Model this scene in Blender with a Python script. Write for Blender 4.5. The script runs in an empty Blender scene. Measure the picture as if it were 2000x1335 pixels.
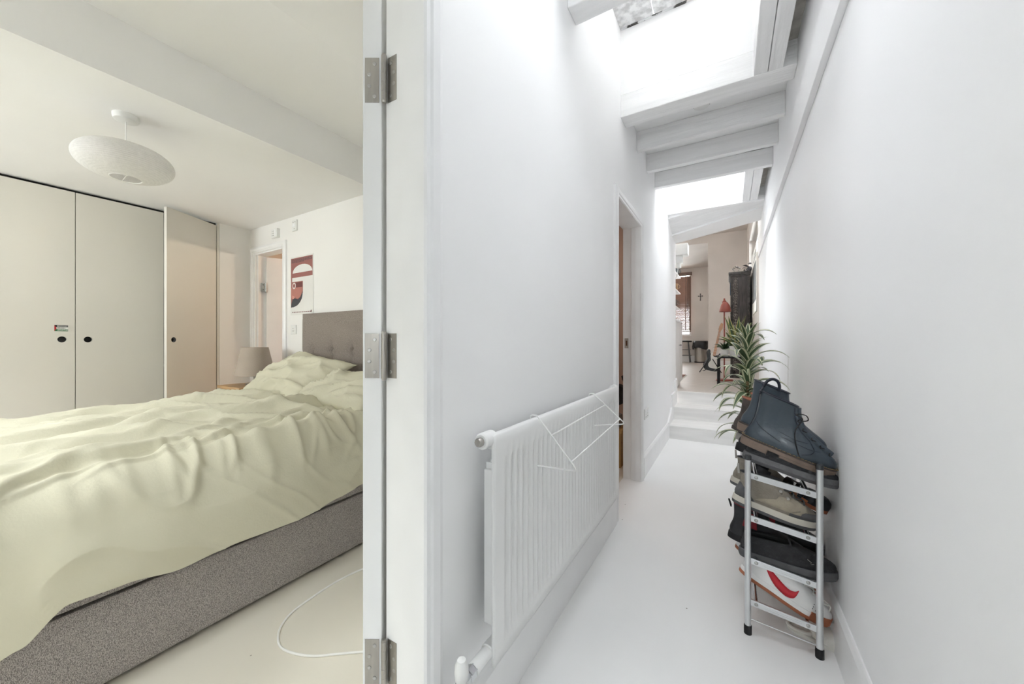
import bpy, bmesh, math, random
import numpy as np
from mathutils import Vector, Matrix, noise
R = math.radians
random.seed(7)
scene = bpy.context.scene
C = scene.collection

# ------------------------------------------------------------------ camera, light, exposure
EYE = 1.09                      # camera height in metres
FPX = 715.6                     # focal length in pixels of the 2000 px frame
YAW = 30.7                      # the camera looks 30.7 degrees left of the corridor axis (+Y)
cam_d = bpy.data.cameras.new('camera'); cam_d.sensor_width = 36.0; cam_d.lens = FPX / 2000 * 36
cam_d.clip_start = 0.02; cam_d.clip_end = 200
cam = bpy.data.objects.new('camera', cam_d); C.objects.link(cam)
cam.location = (0, 0, EYE); cam.rotation_euler = (R(90), 0, R(YAW)); scene.camera = cam

world = bpy.data.worlds.new('overcast_sky'); scene.world = world; world.use_nodes = True
wn = world.node_tree.nodes; wl = world.node_tree.links
bg = wn['Background']; bg.inputs['Color'].default_value = (0.97, 0.985, 1.0, 1); bg.inputs['Strength'].default_value = 13.0

def portal(name, loc, rot, sx, sy):
    ld = bpy.data.lights.new(name, 'AREA'); ld.shape = 'RECTANGLE'; ld.size = sx; ld.size_y = sy
    ld.cycles.is_portal = True
    lo = bpy.data.objects.new(name, ld); C.objects.link(lo); lo.location = loc; lo.rotation_euler = rot
portal('skylight_portal_near', (-0.245, 1.845, 3.23), (0, 0, 0), .74, .52)
portal('added_skylight_portal_lobby', (-0.245, 1.0, 3.16), (0, 0, 0), .74, .62)
portal('skylight_portal_far', (-0.245, 4.08, 3.16), (0, 0, 0), .74, .80)
portal('bedroom_window_portal', (-3.55, -1.93, 1.625), (R(90), 0, 0), .9, .95)
portal('added_bed_skylight_portal', (-2.9, -.40, 2.72), (0, 0, 0), .82, .72)
portal('added_bedroom_skylight_portal', (-1.2, -.95, 2.75), (0, 0, 0), .62, .92)
portal('added_lobby_window_portal', (-0.14, -1.95, 1.5), (R(90), 0, 0), .36, .52)
portal('bay_window_portal', (-1.51, 13.40, 2.31), (R(-90), 0, 0), .92, 2.1)
portal('added_bay_window_portal', (-2.55, 13.40, 2.31), (R(-90), 0, 0), .80, 2.1)
portal('side_window_portal', (.60, 7.35, 2.76), (0, R(90), 0), .75, 3.0)

scene.view_settings.view_transform = 'Standard'; scene.view_settings.look = 'None'
scene.view_settings.exposure = 1.24; scene.view_settings.gamma = 1.0
scene.view_settings.use_curve_mapping = False
scene.cycles.max_bounces = 10; scene.cycles.diffuse_bounces = 7; scene.cycles.adaptive_threshold = .06; scene.cycles.adaptive_min_samples = 16; scene.cycles.glossy_bounces = 4
scene.cycles.transmission_bounces = 6; scene.cycles.transparent_max_bounces = 12
scene.cycles.caustics_reflective = False; scene.cycles.caustics_refractive = False
scene.cycles.sample_clamp_indirect = 8.0

SY, CY = math.sin(R(YAW)), math.cos(R(YAW))
def at(u, v, X=None, Y=None, Z=None):
    """the world point on a known plane (X, Y or Z) that a survey mark of the photograph falls on"""
    k = (u - 1000) / FPX; dx, dy, dz = -SY + CY * k, CY + SY * k, (667 - v) / FPX
    t = X / dx if X is not None else (Y / dy if Y is not None else (Z - EYE) / dz)
    return Vector((t * dx, t * dy, EYE + t * dz))

# ------------------------------------------------------------------ materials
def lin(c):
    c = c / 255
    return c / 12.92 if c <= .04045 else ((c + .055) / 1.055) ** 2.4
def rgb(r, g, b): return (lin(r), lin(g), lin(b), 1)

def mat(name, col, rough=.5, metal=0, var=.04, vscale=6, bump=0, bscale=60, stretch=None, col2=None, coat=0, spec=None, ramp=(.35, .65)):
    m = bpy.data.materials.new(name); m.use_nodes = True
    n, l = m.node_tree.nodes, m.node_tree.links; p = n['Principled BSDF']
    tc = n.new('ShaderNodeTexCoord'); mp = n.new('ShaderNodeMapping'); l.new(tc.outputs['Object'], mp.inputs['Vector'])
    if stretch: mp.inputs['Scale'].default_value = stretch
    nt = n.new('ShaderNodeTexNoise'); nt.inputs['Scale'].default_value = vscale; nt.inputs['Detail'].default_value = 5 if (var > .05 or col2) else 1
    l.new(mp.outputs[0], nt.inputs['Vector'])
    cr = n.new('ShaderNodeValToRGB'); l.new(nt.outputs['Fac'], cr.inputs[0])
    c1 = rgb(*col); c2 = rgb(*col2) if col2 else tuple(x * (1 - var * 2) for x in c1[:3]) + (1,)
    cr.color_ramp.elements[0].position, cr.color_ramp.elements[1].position = ramp
    cr.color_ramp.elements[0].color = c2; cr.color_ramp.elements[1].color = c1
    l.new(cr.outputs[0], p.inputs['Base Color'])
    p.inputs['Roughness'].default_value = rough; p.inputs['Metallic'].default_value = metal
    if coat: p.inputs['Coat Weight'].default_value = coat
    if spec is not None: p.inputs['Specular IOR Level'].default_value = spec
    if bump > .06:
        nb = n.new('ShaderNodeTexNoise'); nb.inputs['Scale'].default_value = bscale; nb.inputs['Detail'].default_value = 3
        l.new(mp.outputs[0], nb.inputs['Vector'])
        b = n.new('ShaderNodeBump'); b.inputs['Strength'].default_value = bump; b.inputs['Distance'].default_value = .01
        l.new(nb.outputs['Fac'], b.inputs['Height']); l.new(b.outputs[0], p.inputs['Normal'])
    return m

def specked(m, scale, lo, hi, col):
    """small worn specks scattered over a paint"""
    n, l = m.node_tree.nodes, m.node_tree.links; p = n['Principled BSDF']
    src = p.inputs['Base Color'].links[0].from_socket
    tc = n.new('ShaderNodeTexCoord'); v = n.new('ShaderNodeTexVoronoi'); v.inputs['Scale'].default_value = scale; v.inputs['Randomness'].default_value = 1
    l.new(tc.outputs['Object'], v.inputs['Vector'])
    r = n.new('ShaderNodeValToRGB'); r.color_ramp.elements[0].position = lo; r.color_ramp.elements[1].position = hi
    r.color_ramp.elements[0].color = (1, 1, 1, 1); r.color_ramp.elements[1].color = (0, 0, 0, 1)
    l.new(v.outputs['Distance'], r.inputs[0])
    nz = n.new('ShaderNodeTexNoise'); nz.inputs['Scale'].default_value = 2.3; l.new(tc.outputs['Object'], nz.inputs['Vector'])
    g = n.new('ShaderNodeMath'); g.operation = 'GREATER_THAN'; g.inputs[1].default_value = .53; l.new(nz.outputs['Fac'], g.inputs[0])
    mu = n.new('ShaderNodeMath'); mu.operation = 'MULTIPLY'; l.new(r.outputs[0], mu.inputs[0]); l.new(g.outputs[0], mu.inputs[1])
    mx = n.new('ShaderNodeMixRGB'); l.new(mu.outputs[0], mx.inputs[0]); l.new(src, mx.inputs[1]); mx.inputs[2].default_value = rgb(*col)
    l.new(mx.outputs[0], p.inputs['Base Color'])
    return m

M = {}
M['wall'] = mat('white_wall_paint', (248, 248, 248), .62, var=.008, vscale=2.5, bump=.04, bscale=35, spec=.25)
M['wall_r'] = mat('white_wall_paint_scuffed', (248, 248, 249), .55, var=.012, vscale=1.6, bump=.05, bscale=30, spec=.3)
M['wall_bed'] = mat('warm_white_wall_paint', (241, 239, 236), .65, var=.015, vscale=2, bump=.04, bscale=35, spec=.2)
M['ceil_bed'] = mat('warm_white_ceiling_paint', (242, 241, 240), .7, var=.012, vscale=2, spec=.2)
M['wall_far'] = mat('greige_wall_paint', (222, 216, 211), .7, var=.03, vscale=2, spec=.2)
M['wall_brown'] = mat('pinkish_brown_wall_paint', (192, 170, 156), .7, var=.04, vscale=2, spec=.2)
M['gloss'] = mat('white_gloss_paint', (242, 243, 244), .28, var=.01, vscale=3, bump=.03, bscale=14)
M['trimp'] = mat('white_trim_paint', (242, 242, 242), .38, var=.015, vscale=8, bump=.05, bscale=25)
M['timber'] = mat('painted_white_timber', (247, 247, 247), .5, var=.025, vscale=4, bump=.35, bscale=14, stretch=(.6, 8, 8))
M['timber_y'] = mat('painted_white_timber_lengthwise', (246, 246, 246), .5, var=.03, vscale=4, bump=.3, bscale=14, stretch=(8, .6, 8))
M['plaster'] = mat('rough_grey_plaster', (205, 201, 194), .85, var=.12, vscale=18, bump=.7, bscale=30)
M['roughpaint'] = mat('rough_weathered_white_paint', (238, 238, 238), .8, vscale=22, col2=(196, 196, 196), bump=.8, bscale=40, ramp=(.38, .6))
M['floor'] = specked(mat('white_floor_paint', (246, 246, 245), .36, var=.015, vscale=2.2, bump=.06, bscale=9), 9, .022, .034, (120, 112, 102))
M['floor_bed'] = specked(mat('cream_floor_paint', (231, 225, 212), .4, var=.03, vscale=2.0, bump=.06, bscale=9), 7, .018, .03, (120, 104, 84))
M['step'] = mat('white_stair_paint', (244, 243, 241), .4, var=.04, vscale=3, bump=.18, bscale=12, stretch=(.7, 6, 6))
M['rad'] = mat('white_radiator_enamel', (238, 238, 237), .3, var=.008, vscale=3)
M['chrome'] = mat('chrome', (205, 207, 210), .16, 1, var=.05, vscale=20)
M['steel'] = mat('brushed_steel', (184, 180, 174), .40, 1, var=.12, vscale=40, stretch=(1, 1, .1))
M['alu'] = mat('silver_tube', (222, 224, 226), .32, 1, var=.02, vscale=30)
M['screw'] = mat('screw_steel', (190, 190, 188), .3, 1, var=.1, vscale=60)
M['black_plastic'] = mat('dark_grey_plastic', (58, 60, 63), .5, var=.06)
M['black'] = mat('black_matte', (24, 24, 26), .6, var=.1)
M['shadow_gap'] = mat('shaded_cabinet_interior', (40, 37, 33), .9, var=.1)  # near-black interior paints the shadow seen in the door gaps
M['plastic'] = mat('white_plastic', (233, 233, 231), .35, var=.008)
M['wardrobe'] = mat('cream_lacquer_board', (222, 218, 209), .42, var=.025, vscale=1.2)
M['cord'] = mat('white_flex', (244, 243, 240), .4, var=.02)
M['glass'] = bpy.data.materials.new('clear_glass'); M['glass'].use_nodes = True
def _glass(m, tint, rough=0.0):
    n, l = m.node_tree.nodes, m.node_tree.links; n.clear()
    o = n.new('ShaderNodeOutputMaterial'); t = n.new('ShaderNodeBsdfTransparent'); t.inputs[0].default_value = tint
    g = n.new('ShaderNodeBsdfGlossy'); g.inputs['Roughness'].default_value = .04
    f = n.new('ShaderNodeFresnel'); f.inputs['IOR'].default_value = 1.45; mx = n.new('ShaderNodeMixShader')
    l.new(f.outputs[0], mx.inputs[0]); l.new(t.outputs[0], mx.inputs[1]); l.new(g.outputs[0], mx.inputs[2]); l.new(mx.outputs[0], o.inputs[0])
_glass(M['glass'], (.92, .94, .94, 1))
M['hazy'] = bpy.data.materials.new('light_cutting_roof_glass'); M['hazy'].use_nodes = True; _glass(M['hazy'], (.10, .101, .102, 1))  # dark tint holds back most daylight in the near shaft
M['dim_glass_b'] = bpy.data.materials.new('light_cutting_lobby_glass'); M['dim_glass_b'].use_nodes = True; _glass(M['dim_glass_b'], (.68, .685, .69, 1))  # tint set to trim daylight from the added lobby opening
M['dim_glass_c'] = bpy.data.materials.new('light_cutting_far_glass'); M['dim_glass_c'].use_nodes = True; _glass(M['dim_glass_c'], (.70, .705, .71, 1))  # tint set to trim daylight from the far roof light

# ------------------------------------------------------------------ mesh helpers
class MB:
    def __init__(s): s.v = []; s.f = []
    def add(s, vs, fs):
        b = len(s.v); s.v += [tuple(q) for q in vs]; s.f += [tuple(i + b for i in f) for f in fs]; return s
    def box(s, x0, x1, y0, y1, z0, z1):
        return s.add([(x0,y0,z0),(x1,y0,z0),(x1,y1,z0),(x0,y1,z0),(x0,y0,z1),(x1,y0,z1),(x1,y1,z1),(x0,y1,z1)],
                     [(0,3,2,1),(4,5,6,7),(0,1,5,4),(1,2,6,5),(2,3,7,6),(3,0,4,7)])
    def hexa(s, p):    # 8 points, bottom four then top four, both counter-clockwise seen from above
        return s.add(p, [(0,3,2,1),(4,5,6,7),(0,1,5,4),(1,2,6,5),(2,3,7,6),(3,0,4,7)])
    def tube(s, pts, r, n=8, caps=True, closed=False):
        pts = [Vector(p) for p in pts]; m = len(pts); rings = []; prev = None
        rr = r if hasattr(r, '__len__') else [r] * m
        for i, p in enumerate(pts):
            if closed: d = pts[(i + 1) % m] - pts[i - 1]
            else: d = pts[min(i + 1, m - 1)] - pts[max(i - 1, 0)]
            d.normalize()
            if prev is None:
                a = Vector((0, 0, 1)) if abs(d.z) < .9 else Vector((1, 0, 0)); u = d.cross(a).normalized()
            else:
                u = (prev - d * prev.dot(d)); u = u.normalized() if u.length > 1e-6 else d.orthogonal().normalized()
            prev = u; w = d.cross(u)
            rings.append([p + (u * math.cos(2*math.pi*k/n) + w * math.sin(2*math.pi*k/n)) * rr[i] for k in range(n)])
        return s.loft(rings, caps and not closed, closed)
    def loft(s, rings, caps=True, closed=False):
        n = len(rings[0]); vs = [q for r in rings for q in r]; fs = []
        m = len(rings)
        for i in range(m if closed else m - 1):
            j = (i + 1) % m
            for k in range(n): fs.append((i*n+k, i*n+(k+1)%n, j*n+(k+1)%n, j*n+k))
        if caps: fs.append(tuple(range(n-1, -1, -1))); fs.append(tuple(range((m-1)*n, m*n)))
        return s.add(vs, fs)
    def lathe(s, prof, n=24, o=(0,0,0), axis='Z', caps=True):
        def pt(r, h, a):
            c, q = r*math.cos(a), r*math.sin(a)
            p = {'Z': (c, q, h), 'X': (h, c, q), 'Y': (q, h, c)}[axis]
            return (p[0]+o[0], p[1]+o[1], p[2]+o[2])
        return s.loft([[pt(r, h, 2*math.pi*k/n) for k in range(n)] for r, h in prof], caps)
    def cyl(s, o, r, h, axis='Z', n=20): return s.lathe([(r, 0), (r, h)], n, o, axis)
    def prism(s, poly, h0, h1, axis='Z'):   # poly in the plane across the axis: Z->(x,y)  Y->(x,z)  X->(y,z)
        f = {'Z': lambda a, b, h: (a, b, h), 'Y': lambda a, b, h: (a, h, b), 'X': lambda a, b, h: (h, a, b)}[axis]
        n = len(poly)
        return s.add([f(a, b, h0) for a, b in poly] + [f(a, b, h1) for a, b in poly],
                     [tuple(range(n-1, -1, -1)), tuple(range(n, 2*n))] + [(k, (k+1)%n, n+(k+1)%n, n+k) for k in range(n)])
    def grid(s, fn, nu, nv):
        vs = [fn(i/nu, j/nv) for i in range(nu+1) for j in range(nv+1)]; w = nv + 1
        return s.add(vs, [(i*w+j, (i+1)*w+j, (i+1)*w+j+1, i*w+j+1) for i in range(nu) for j in range(nv)])
    def mesh(s, name):
        me = bpy.data.meshes.new(name); me.from_pydata(s.v, [], s.f); me.update()
        bm = bmesh.new(); bm.from_mesh(me); bmesh.ops.recalc_face_normals(bm, faces=bm.faces); bm.to_mesh(me); bm.free()
        return me

def obj(name, mb, m, parent=None, smooth=False, loc=None, rot=None, bevel=0, seg=2, angle=None):
    me = mb if isinstance(mb, bpy.types.Mesh) else mb.mesh(name)
    if not me.materials: me.materials.append(M[m] if isinstance(m, str) else m)
    o = bpy.data.objects.new(name, me); C.objects.link(o)
    if smooth:
        for p in me.polygons: p.use_smooth = True
        if angle is None: angle = 40
        me.set_sharp_from_angle(angle=R(angle))
    if bevel:
        b = o.modifiers.new('edge', 'BEVEL'); b.width = bevel; b.segments = seg; b.limit_method = 'ANGLE'; b.angle_limit = R(40)
    if parent: o.parent = parent
    if loc is not None: o.location = loc
    if rot is not None: o.rotation_euler = rot
    return o
def tag(o, label, cat=None, group=None, kind=None):
    o['label'] = label
    if cat: o['category'] = cat
    if group: o['group'] = group
    if kind: o['kind'] = kind
    return o
def empty(name, loc=(0,0,0), rot=(0,0,0), parent=None):
    o = bpy.data.objects.new(name, None); C.objects.link(o); o.location = loc; o.rotation_euler = rot; o.empty_display_size = .05
    if parent: o.parent = parent
    return o
def struct(name, mb, m, label, bevel=0):
    return tag(obj(name, mb, m, bevel=bevel), label, kind='structure')
def cut(o, mb):
    """cut a hole of the shape mb through o"""
    bpy.context.view_layer.update()
    c = bpy.data.objects.new('cutter', mb.mesh('cutter')); C.objects.link(c); c.matrix_world = o.matrix_world.copy()
    b = o.modifiers.new('hole', 'BOOLEAN'); b.object = c; b.operation = 'DIFFERENCE'; b.solver = 'EXACT'
    dg = bpy.context.evaluated_depsgraph_get(); dg.update()
    me = bpy.data.meshes.new_from_object(o.evaluated_get(dg)); o.modifiers.remove(b); o.data = me
    bpy.data.objects.remove(c)

# ================================================================== THE SETTING
XL, XLB, XR = -.605, -.735, .33            # corridor wall faces: left, its bedroom side, right
# ---- floors
struct('floor', MB().box(XLB, XR + .15, -1.8, 4.475, -.1, 0), 'floor', 'white painted corridor floor with small scuffs')
struct('floor_bedroom', MB().box(-5.0, XLB, -1.8, 4.4, -.1, 0), 'floor_bed', 'cream painted bedroom floor')
M['boards'] = mat('pale_worn_floorboards', (212, 204, 197), .32, var=.08, vscale=3, bump=.15, bscale=10, stretch=(.6, 9, 1))
def board_lines(m, width):
    n, l = m.node_tree.nodes, m.node_tree.links; p = n['Principled BSDF']; src = p.inputs['Base Color'].links[0].from_socket
    tc = n.new('ShaderNodeTexCoord'); sp = n.new('ShaderNodeSeparateXYZ'); l.new(tc.outputs['Object'], sp.inputs[0])
    a = n.new('ShaderNodeMath'); a.operation = 'DIVIDE'; a.inputs[1].default_value = width; l.new(sp.outputs['Y'], a.inputs[0])
    f = n.new('ShaderNodeMath'); f.operation = 'FRACT'; l.new(a.outputs[0], f.inputs[0])
    c = n.new('ShaderNodeMath'); c.operation = 'LESS_THAN'; c.inputs[1].default_value = .05; l.new(f.outputs[0], c.inputs[0])
    mx = n.new('ShaderNodeMixRGB'); l.new(c.outputs[0], mx.inputs[0]); l.new(src, mx.inputs[1]); mx.inputs[2].default_value = rgb(120, 106, 98)
    l.new(mx.outputs[0], p.inputs['Base Color'])
board_lines(M['boards'], .125)
ZU = .445
struct('floor_living_room', MB().box(-3.2, .36, 5.30, 13.3, ZU - .25, ZU), 'boards', 'pale worn floorboards of the living room')
# ---- three steps up at the corridor's end
st = empty('stairs', (0, 4.475, 0)); tag(st, 'three white painted wooden steps at the corridor end', kind='structure')
for i, (y0, y1) in enumerate(((4.475, 4.90), (4.90, 5.243), (5.243, 5.30))):
    z0, z1 = i * .148, (i + 1) * .148
    obj('riser', MB().box(XL, XR, y0 - 4.475, y0 - 4.475 + .02, z0, z1 - .0195), 'step', st)
    obj('tread', MB().box(XL, XR, y0 - 4.475 - .006, y1 - 4.475 + (.019 if i < 2 else 0), z1 - .02, z1), 'step', st, bevel=.003)
obj('stair_body', MB().box(XL, XR, .021, .40, -.08, .125).box(XL, XR, .446, .80, -.08, .27), 'step', st)

# ---- left wall of the corridor (with the bedroom doorway and a second doorway)
D1a, D1b, DH = -.150, .640, 1.99           # bedroom doorway along Y, head height
D2a, D2b = 2.262, 3.000
w = MB()
for y0, y1, z0, z1 in ((-1.8, D1a, 0, 3.1), (D1a, D1b, DH, 3.1), (D1b, D2a, 0, 3.1), (D2a, D2b, 2.012, 3.1), (D2b, 5.20, 0, 3.1)):
    w.box(XLB, XL, y0, y1, z0, z1)
struct('wall_left', w, 'wall', 'white corridor wall behind the radiator')
# ---- right wall with the thicker upper band
w = MB().box(XR, XR + .12, -1.8, 5.75, 0, 3.1)
wr = struct('wall_right', w, 'wall_r', 'long plain white wall beside the shoe rack')
obj('upper_band', MB().box(.305, XR, -1.8, 4.62, 2.185, 2.70), 'wall_r', wr, bevel=.002)
obj('band_tail', MB().hexa([(.318, 4.62, 2.185), (XR, 4.62, 2.185), (XR, 5.75, 2.185), (.318, 5.75, 2.185), (.318, 4.62, 2.7), (XR, 4.62, 2.7), (XR, 5.75, 2.7), (.318, 5.75, 2.7)]), 'wall_r', wr)
# ---- lobby end behind the viewer, with an unseen window added to bring in light
w = MB()
for x0, x1, z0, z1 in ((XLB, -.32, 0, 2.7), (.04, XR + .12, 0, 2.7), (-.32, .04, 0, 1.24), (-.32, .04, 1.76, 2.7)): w.box(x0, x1, -1.92, -1.8, z0, z1)
struct('wall_lobby', w, 'wall', 'white lobby wall holding the added window')
wi = empty('added_window_2', (-.14, -1.86, 1.24)); tag(wi, 'white framed lobby window added out of view for light', kind='structure')
f = MB()
for a in ((-.18, -.15, 0, .52), (.15, .18, 0, .52), (-.15, .15, 0, .03), (-.15, .15, .49, .52)): f.box(a[0], a[1], -.025, .025, a[2], a[3])
obj('window_frame', f, 'gloss', wi); obj('pane', MB().box(-.15, .15, -.004, .004, .03, .49), 'glass', wi)
# ---- corridor ceiling: boards between joists, two roof light shafts and an added one over the lobby
c = MB()
for y0, y1 in ((-1.92, .58), (1.42, 1.49), (2.513, 3.58), (4.593, 5.20)): c.box(XL, XR, y0, y1, 2.68, 2.78)
for y0, y1 in ((.58, 1.42), (1.49, 2.513), (3.58, 4.593)): c.box(.25, XR, y0, y1, 2.68, 2.78)
ce = struct('ceiling', c, 'wall', 'white boarded corridor ceiling between the joists')
def shaft(y0, y1, name):
    s = MB().box(XL, .113, y1, y1 + .12, 2.68, 3.1).box(XL, .113, y0 - .12, y0, 2.68, 3.1).box(.113, .25, y0 - .12, y1 + .12, 2.69, 3.1)
    return obj('light_shaft', s, 'wall', ce)
shaft(1.594, 2.393, 'near'); shaft(3.70, 4.473, 'far'); shaft(.70, 1.30, 'lobby')
w1 = empty('window_3', (-.245, 1.99, 3.1)); tag(w1, 'mottled dirty roof light nearest the viewer, its glass tinted to cut daylight', kind='structure')
obj('pane', MB().box(-.36, .37, -.40, .11, .10, .108), 'hazy', w1); obj('upstand', MB().box(-.36, .37, .11, .125, .0, .11).box(-.36, .37, -.50, -.40, 0, .11), 'plaster', w1)
for k, (x0, x1) in enumerate(((-.37, -.158), (-.154, .095), (.099, .37))): obj('soffit_slab', MB().box(x0, x1, .115, .404, .0 + .003 * (k % 2), .04), 'roughpaint', w1, bevel=.004)
obj('dirt_line', MB().box(-.36, .37, .388, .4035, -.004, .001), mat('dark_grime', (222, 222, 222), .9, vscale=14, col2=(70, 68, 66), ramp=(.40, .47)), w1)
w0 = empty('added_window_7', (-.245, 1.0, 3.1)); tag(w0, 'roof light added out of view over the lobby', kind='structure')  # unseen opening added to brighten the near corridor
obj('pane', MB().box(-.36, .37, -.31, .31, 0, .008), 'dim_glass_b', w0)
w2 = empty('window_4', (-.245, 4.087, 3.1)); tag(w2, 'second roof light in front of the steps', kind='structure')
obj('pane', MB().box(-.36, .37, -.39, .386, 0, .008), 'dim_glass_c', w2); 
# ---- joists
def joist(y0, y1, x0=XL, x1=.305, z0=2.537, z1=2.68): return obj('joist', MB().box(x0, x1, y0, y1, z0, z1), 'timber', ce, bevel=.004)
joist(1.489, 1.594); joist(2.3925, 2.528)
joist(2.87, 2.918); joist(3.262, 3.31); joist(3.645, 3.70)
joist(4.473, 4.53, z0=2.53)
for y0, y1 in ((1.594, 2.393), (3.70, 4.473)):
    obj('trimmer', MB().box(.113, .176, y0, y1, 2.54, 2.69), 'timber_y', ce, bevel=.003)
    obj('trimmer', MB().box(.179, .244, y0, y1, 2.537, 2.69), 'timber_y', ce, bevel=.003)
for y0, y1, z in ((1.95, 2.0, 2.545), (4.135, 4.165, 2.56)):
    obj('noggin', MB().box(.244, .305, y0, y1, z, 2.68), 'timber', ce, rot=(R(1.5), 0, R(2)), bevel=.003)
for y0, y1 in ((1.594, 2.393), (3.70, 4.473)):
    obj('plaster_patch', MB().box(.245, .305, y0, y1, 2.668, 2.679), 'plaster', ce)
sa = empty('smoke_alarm', (-.16, 2.735, 2.68)); tag(sa, 'small round white smoke alarm between the corridor joists', 'alarm')
obj('housing', MB().lathe([(.001, -.034), (.030, -.034), (.046, -.026), (.05, -.012), (.05, 0)], 28), 'plastic', sa, smooth=True)
obj('vent_ring', MB().tube([(.047 * math.cos(q), .047 * math.sin(q), -.020) for q in [2*math.pi*k/28 for k in range(28)]], .0025, 6, closed=True), 'black_plastic', sa)
# sloping soffit and header at the steps
sf = MB().hexa([(XL, 4.53, 2.50), (.33, 4.53, 2.63), (.33, 4.85, 2.585), (XL, 4.85, 2.405), (XL, 4.53, 2.70), (.33, 4.53, 2.70), (.33, 4.85, 2.70), (XL, 4.85, 2.70)])
obj('soffit', sf, 'timber', ce)
hd = MB().hexa([(XL, 4.85, 2.385), (.33, 4.85, 2.565), (.33, 5.20, 2.525), (XL, 5.20, 2.37), (XL, 4.85, 3.9), (.33, 4.85, 3.9), (.33, 5.20, 3.9), (XL, 5.20, 3.9)])
obj('header', hd, 'wall', ce)
# ---- bedroom shell
w = MB().box(-4.98, -4.25, 1.605, 1.87, 0, 2.3)                                    # boxed-in corner beside the wardrobe
w.box(-4.98, -4.165, 1.87, 1.97, 0, 2.6).box(-3.605, XLB, 1.87, 1.97, 0, 2.6).box(-4.165, -3.605, 1.87, 1.97, 1.99, 2.6)
struct('wall_headboard', w, 'wall_bed', 'white bedroom wall behind the bed head')
struct('wall_wardrobe', MB().box(-5.08, -4.98, -1.8, 4.4, 0, 2.6), 'wall_bed', 'white wall behind the fitted wardrobe')
w = MB()
for x0, x1, z0, z1 in ((-5.08, -4.0, 0, 2.6), (-3.1, XLB, 0, 2.6), (-4.0, -3.1, 0, 1.15), (-4.0, -3.1, 2.1, 2.6)): w.box(x0, x1, -1.9, -1.8, z0, z1)
struct('wall_window', w, 'wall_bed', 'bedroom wall holding the wide window')
wi = empty('window_1', (-3.55, -1.85, 1.15)); tag(wi, 'wide white framed bedroom window', kind='structure')
f = MB()
for a in ((-.45, -.40, 0, .95), (.40, .45, 0, .95), (-.40, .40, 0, .06), (-.40, .40, .89, .95), (-.02, .02, .06, .89)): f.box(a[0], a[1], -.03, .03, a[2], a[3])
obj('window_frame', f, 'gloss', wi)
for s in (-1, 1): obj('pane', MB().box(min(.02*s, .40*s), max(.02*s, .40*s), -.004, .004, .06, .89), 'glass', wi)
c = MB().box(-5.08, -3.3, -1.9, 1.97, 2.24, 2.6).box(-2.5, -2.296, -1.9, 1.97, 2.24, 2.6).box(-3.3, -2.5, -1.9, -.75, 2.24, 2.6).box(-3.3, -2.5, -.05, 1.97, 2.24, 2.6).box(-2.296, -1.64, -1.9, 1.97, 2.5, 2.6)
zs = lambda x: 2.5 - .10 * (x + 1.64) / .905
for x0, x1, y0, y1 in ((-1.64, -1.5, -1.9, 1.97), (-.9, XLB, -1.9, 1.97), (-1.5, -.9, -1.9, -1.4), (-1.5, -.9, -.5, 1.97)):
    c.hexa([(x0, y0, zs(x0)), (x1, y0, zs(x1)), (x1, y1, zs(x1)), (x0, y1, zs(x0)), (x0, y0, 2.62), (x1, y0, 2.62), (x1, y1, 2.62), (x0, y1, 2.62)])
w9 = empty('added_window_9', (-1.2, -.95, 2.6)); tag(w9, 'small roof light added unseen over the bedroom entrance', kind='structure')  # out-of-view opening added to light the door side of the bed
obj('pane', MB().box(-.32, .32, -.47, .47, .02, .028), 'glass', w9)
w10 = empty('added_window_10', (-2.9, -.40, 2.6)); tag(w10, 'roof light added unseen over the foot of the bed', kind='structure')  # extra opening added out of view to brighten the bed top
obj('pane', MB().box(-.41, .41, -.36, .36, .02, .028), 'glass', w10)
struct('ceiling_bedroom', c, 'ceil_bed', 'white bedroom ceiling stepping up over the bed')
# ---- rooms behind the doors
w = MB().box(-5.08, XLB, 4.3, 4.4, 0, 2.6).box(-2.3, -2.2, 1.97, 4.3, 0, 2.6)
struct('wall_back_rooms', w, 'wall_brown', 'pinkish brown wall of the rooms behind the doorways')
struct('ceiling_back_rooms', MB().box(-5.08, XLB, 1.97, 4.4, 2.42, 2.55), 'wall_brown', 'pinkish brown ceiling of the rooms behind the doorways')
# ---- living room shell beyond the steps
w = MB().box(-3.3, XLB, 5.20, 5.30, 0, 3.9).box(-3.3, -3.2, 5.2, 13.4, 0, 3.9)
struct('wall_living_left', w, 'wall_far', 'greige living room wall out past the corner')
w = MB()
for y0, y1, z0, z1 in ((5.75, 5.80, 0, 3.9), (8.88, 13.4, 0, 3.9), (5.80, 8.88, 0, 2.40), (5.80, 8.88, 3.13, 3.9)): w.box(.345, .50, y0, y1, z0, z1)
struct('wall_living_right', w, 'wall_far', 'greige living room wall behind the carved bookcase')
wi = empty('window_5', (.48, 7.34, 2.40)); tag(wi, 'high horizontal window above the carved bookcase', kind='structure')
f = MB()
for a in ((-1.54, -1.49, 0, .73), (1.49, 1.54, 0, .73), (-1.49, 1.49, 0, .05), (-1.49, 1.49, .68, .73)): f.box(-.02, .02, *a)
obj('window_frame', f, 'gloss', wi); obj('pane', MB().box(-.004, .004, -1.49, 1.49, .05, .68), 'glass', wi)
w = MB().box(-.445, .36, 10.0, 10.12, 0, 3.9).box(-3.2, -.445, 10.0, 10.12, 3.48, 3.9)
struct('wall_living_nib', w, 'wall_far', 'greige wall return between living room and bay')
BX0, BX1, BZ0, BZ1 = -1.95, -1.07, 1.29, 3.34
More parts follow.
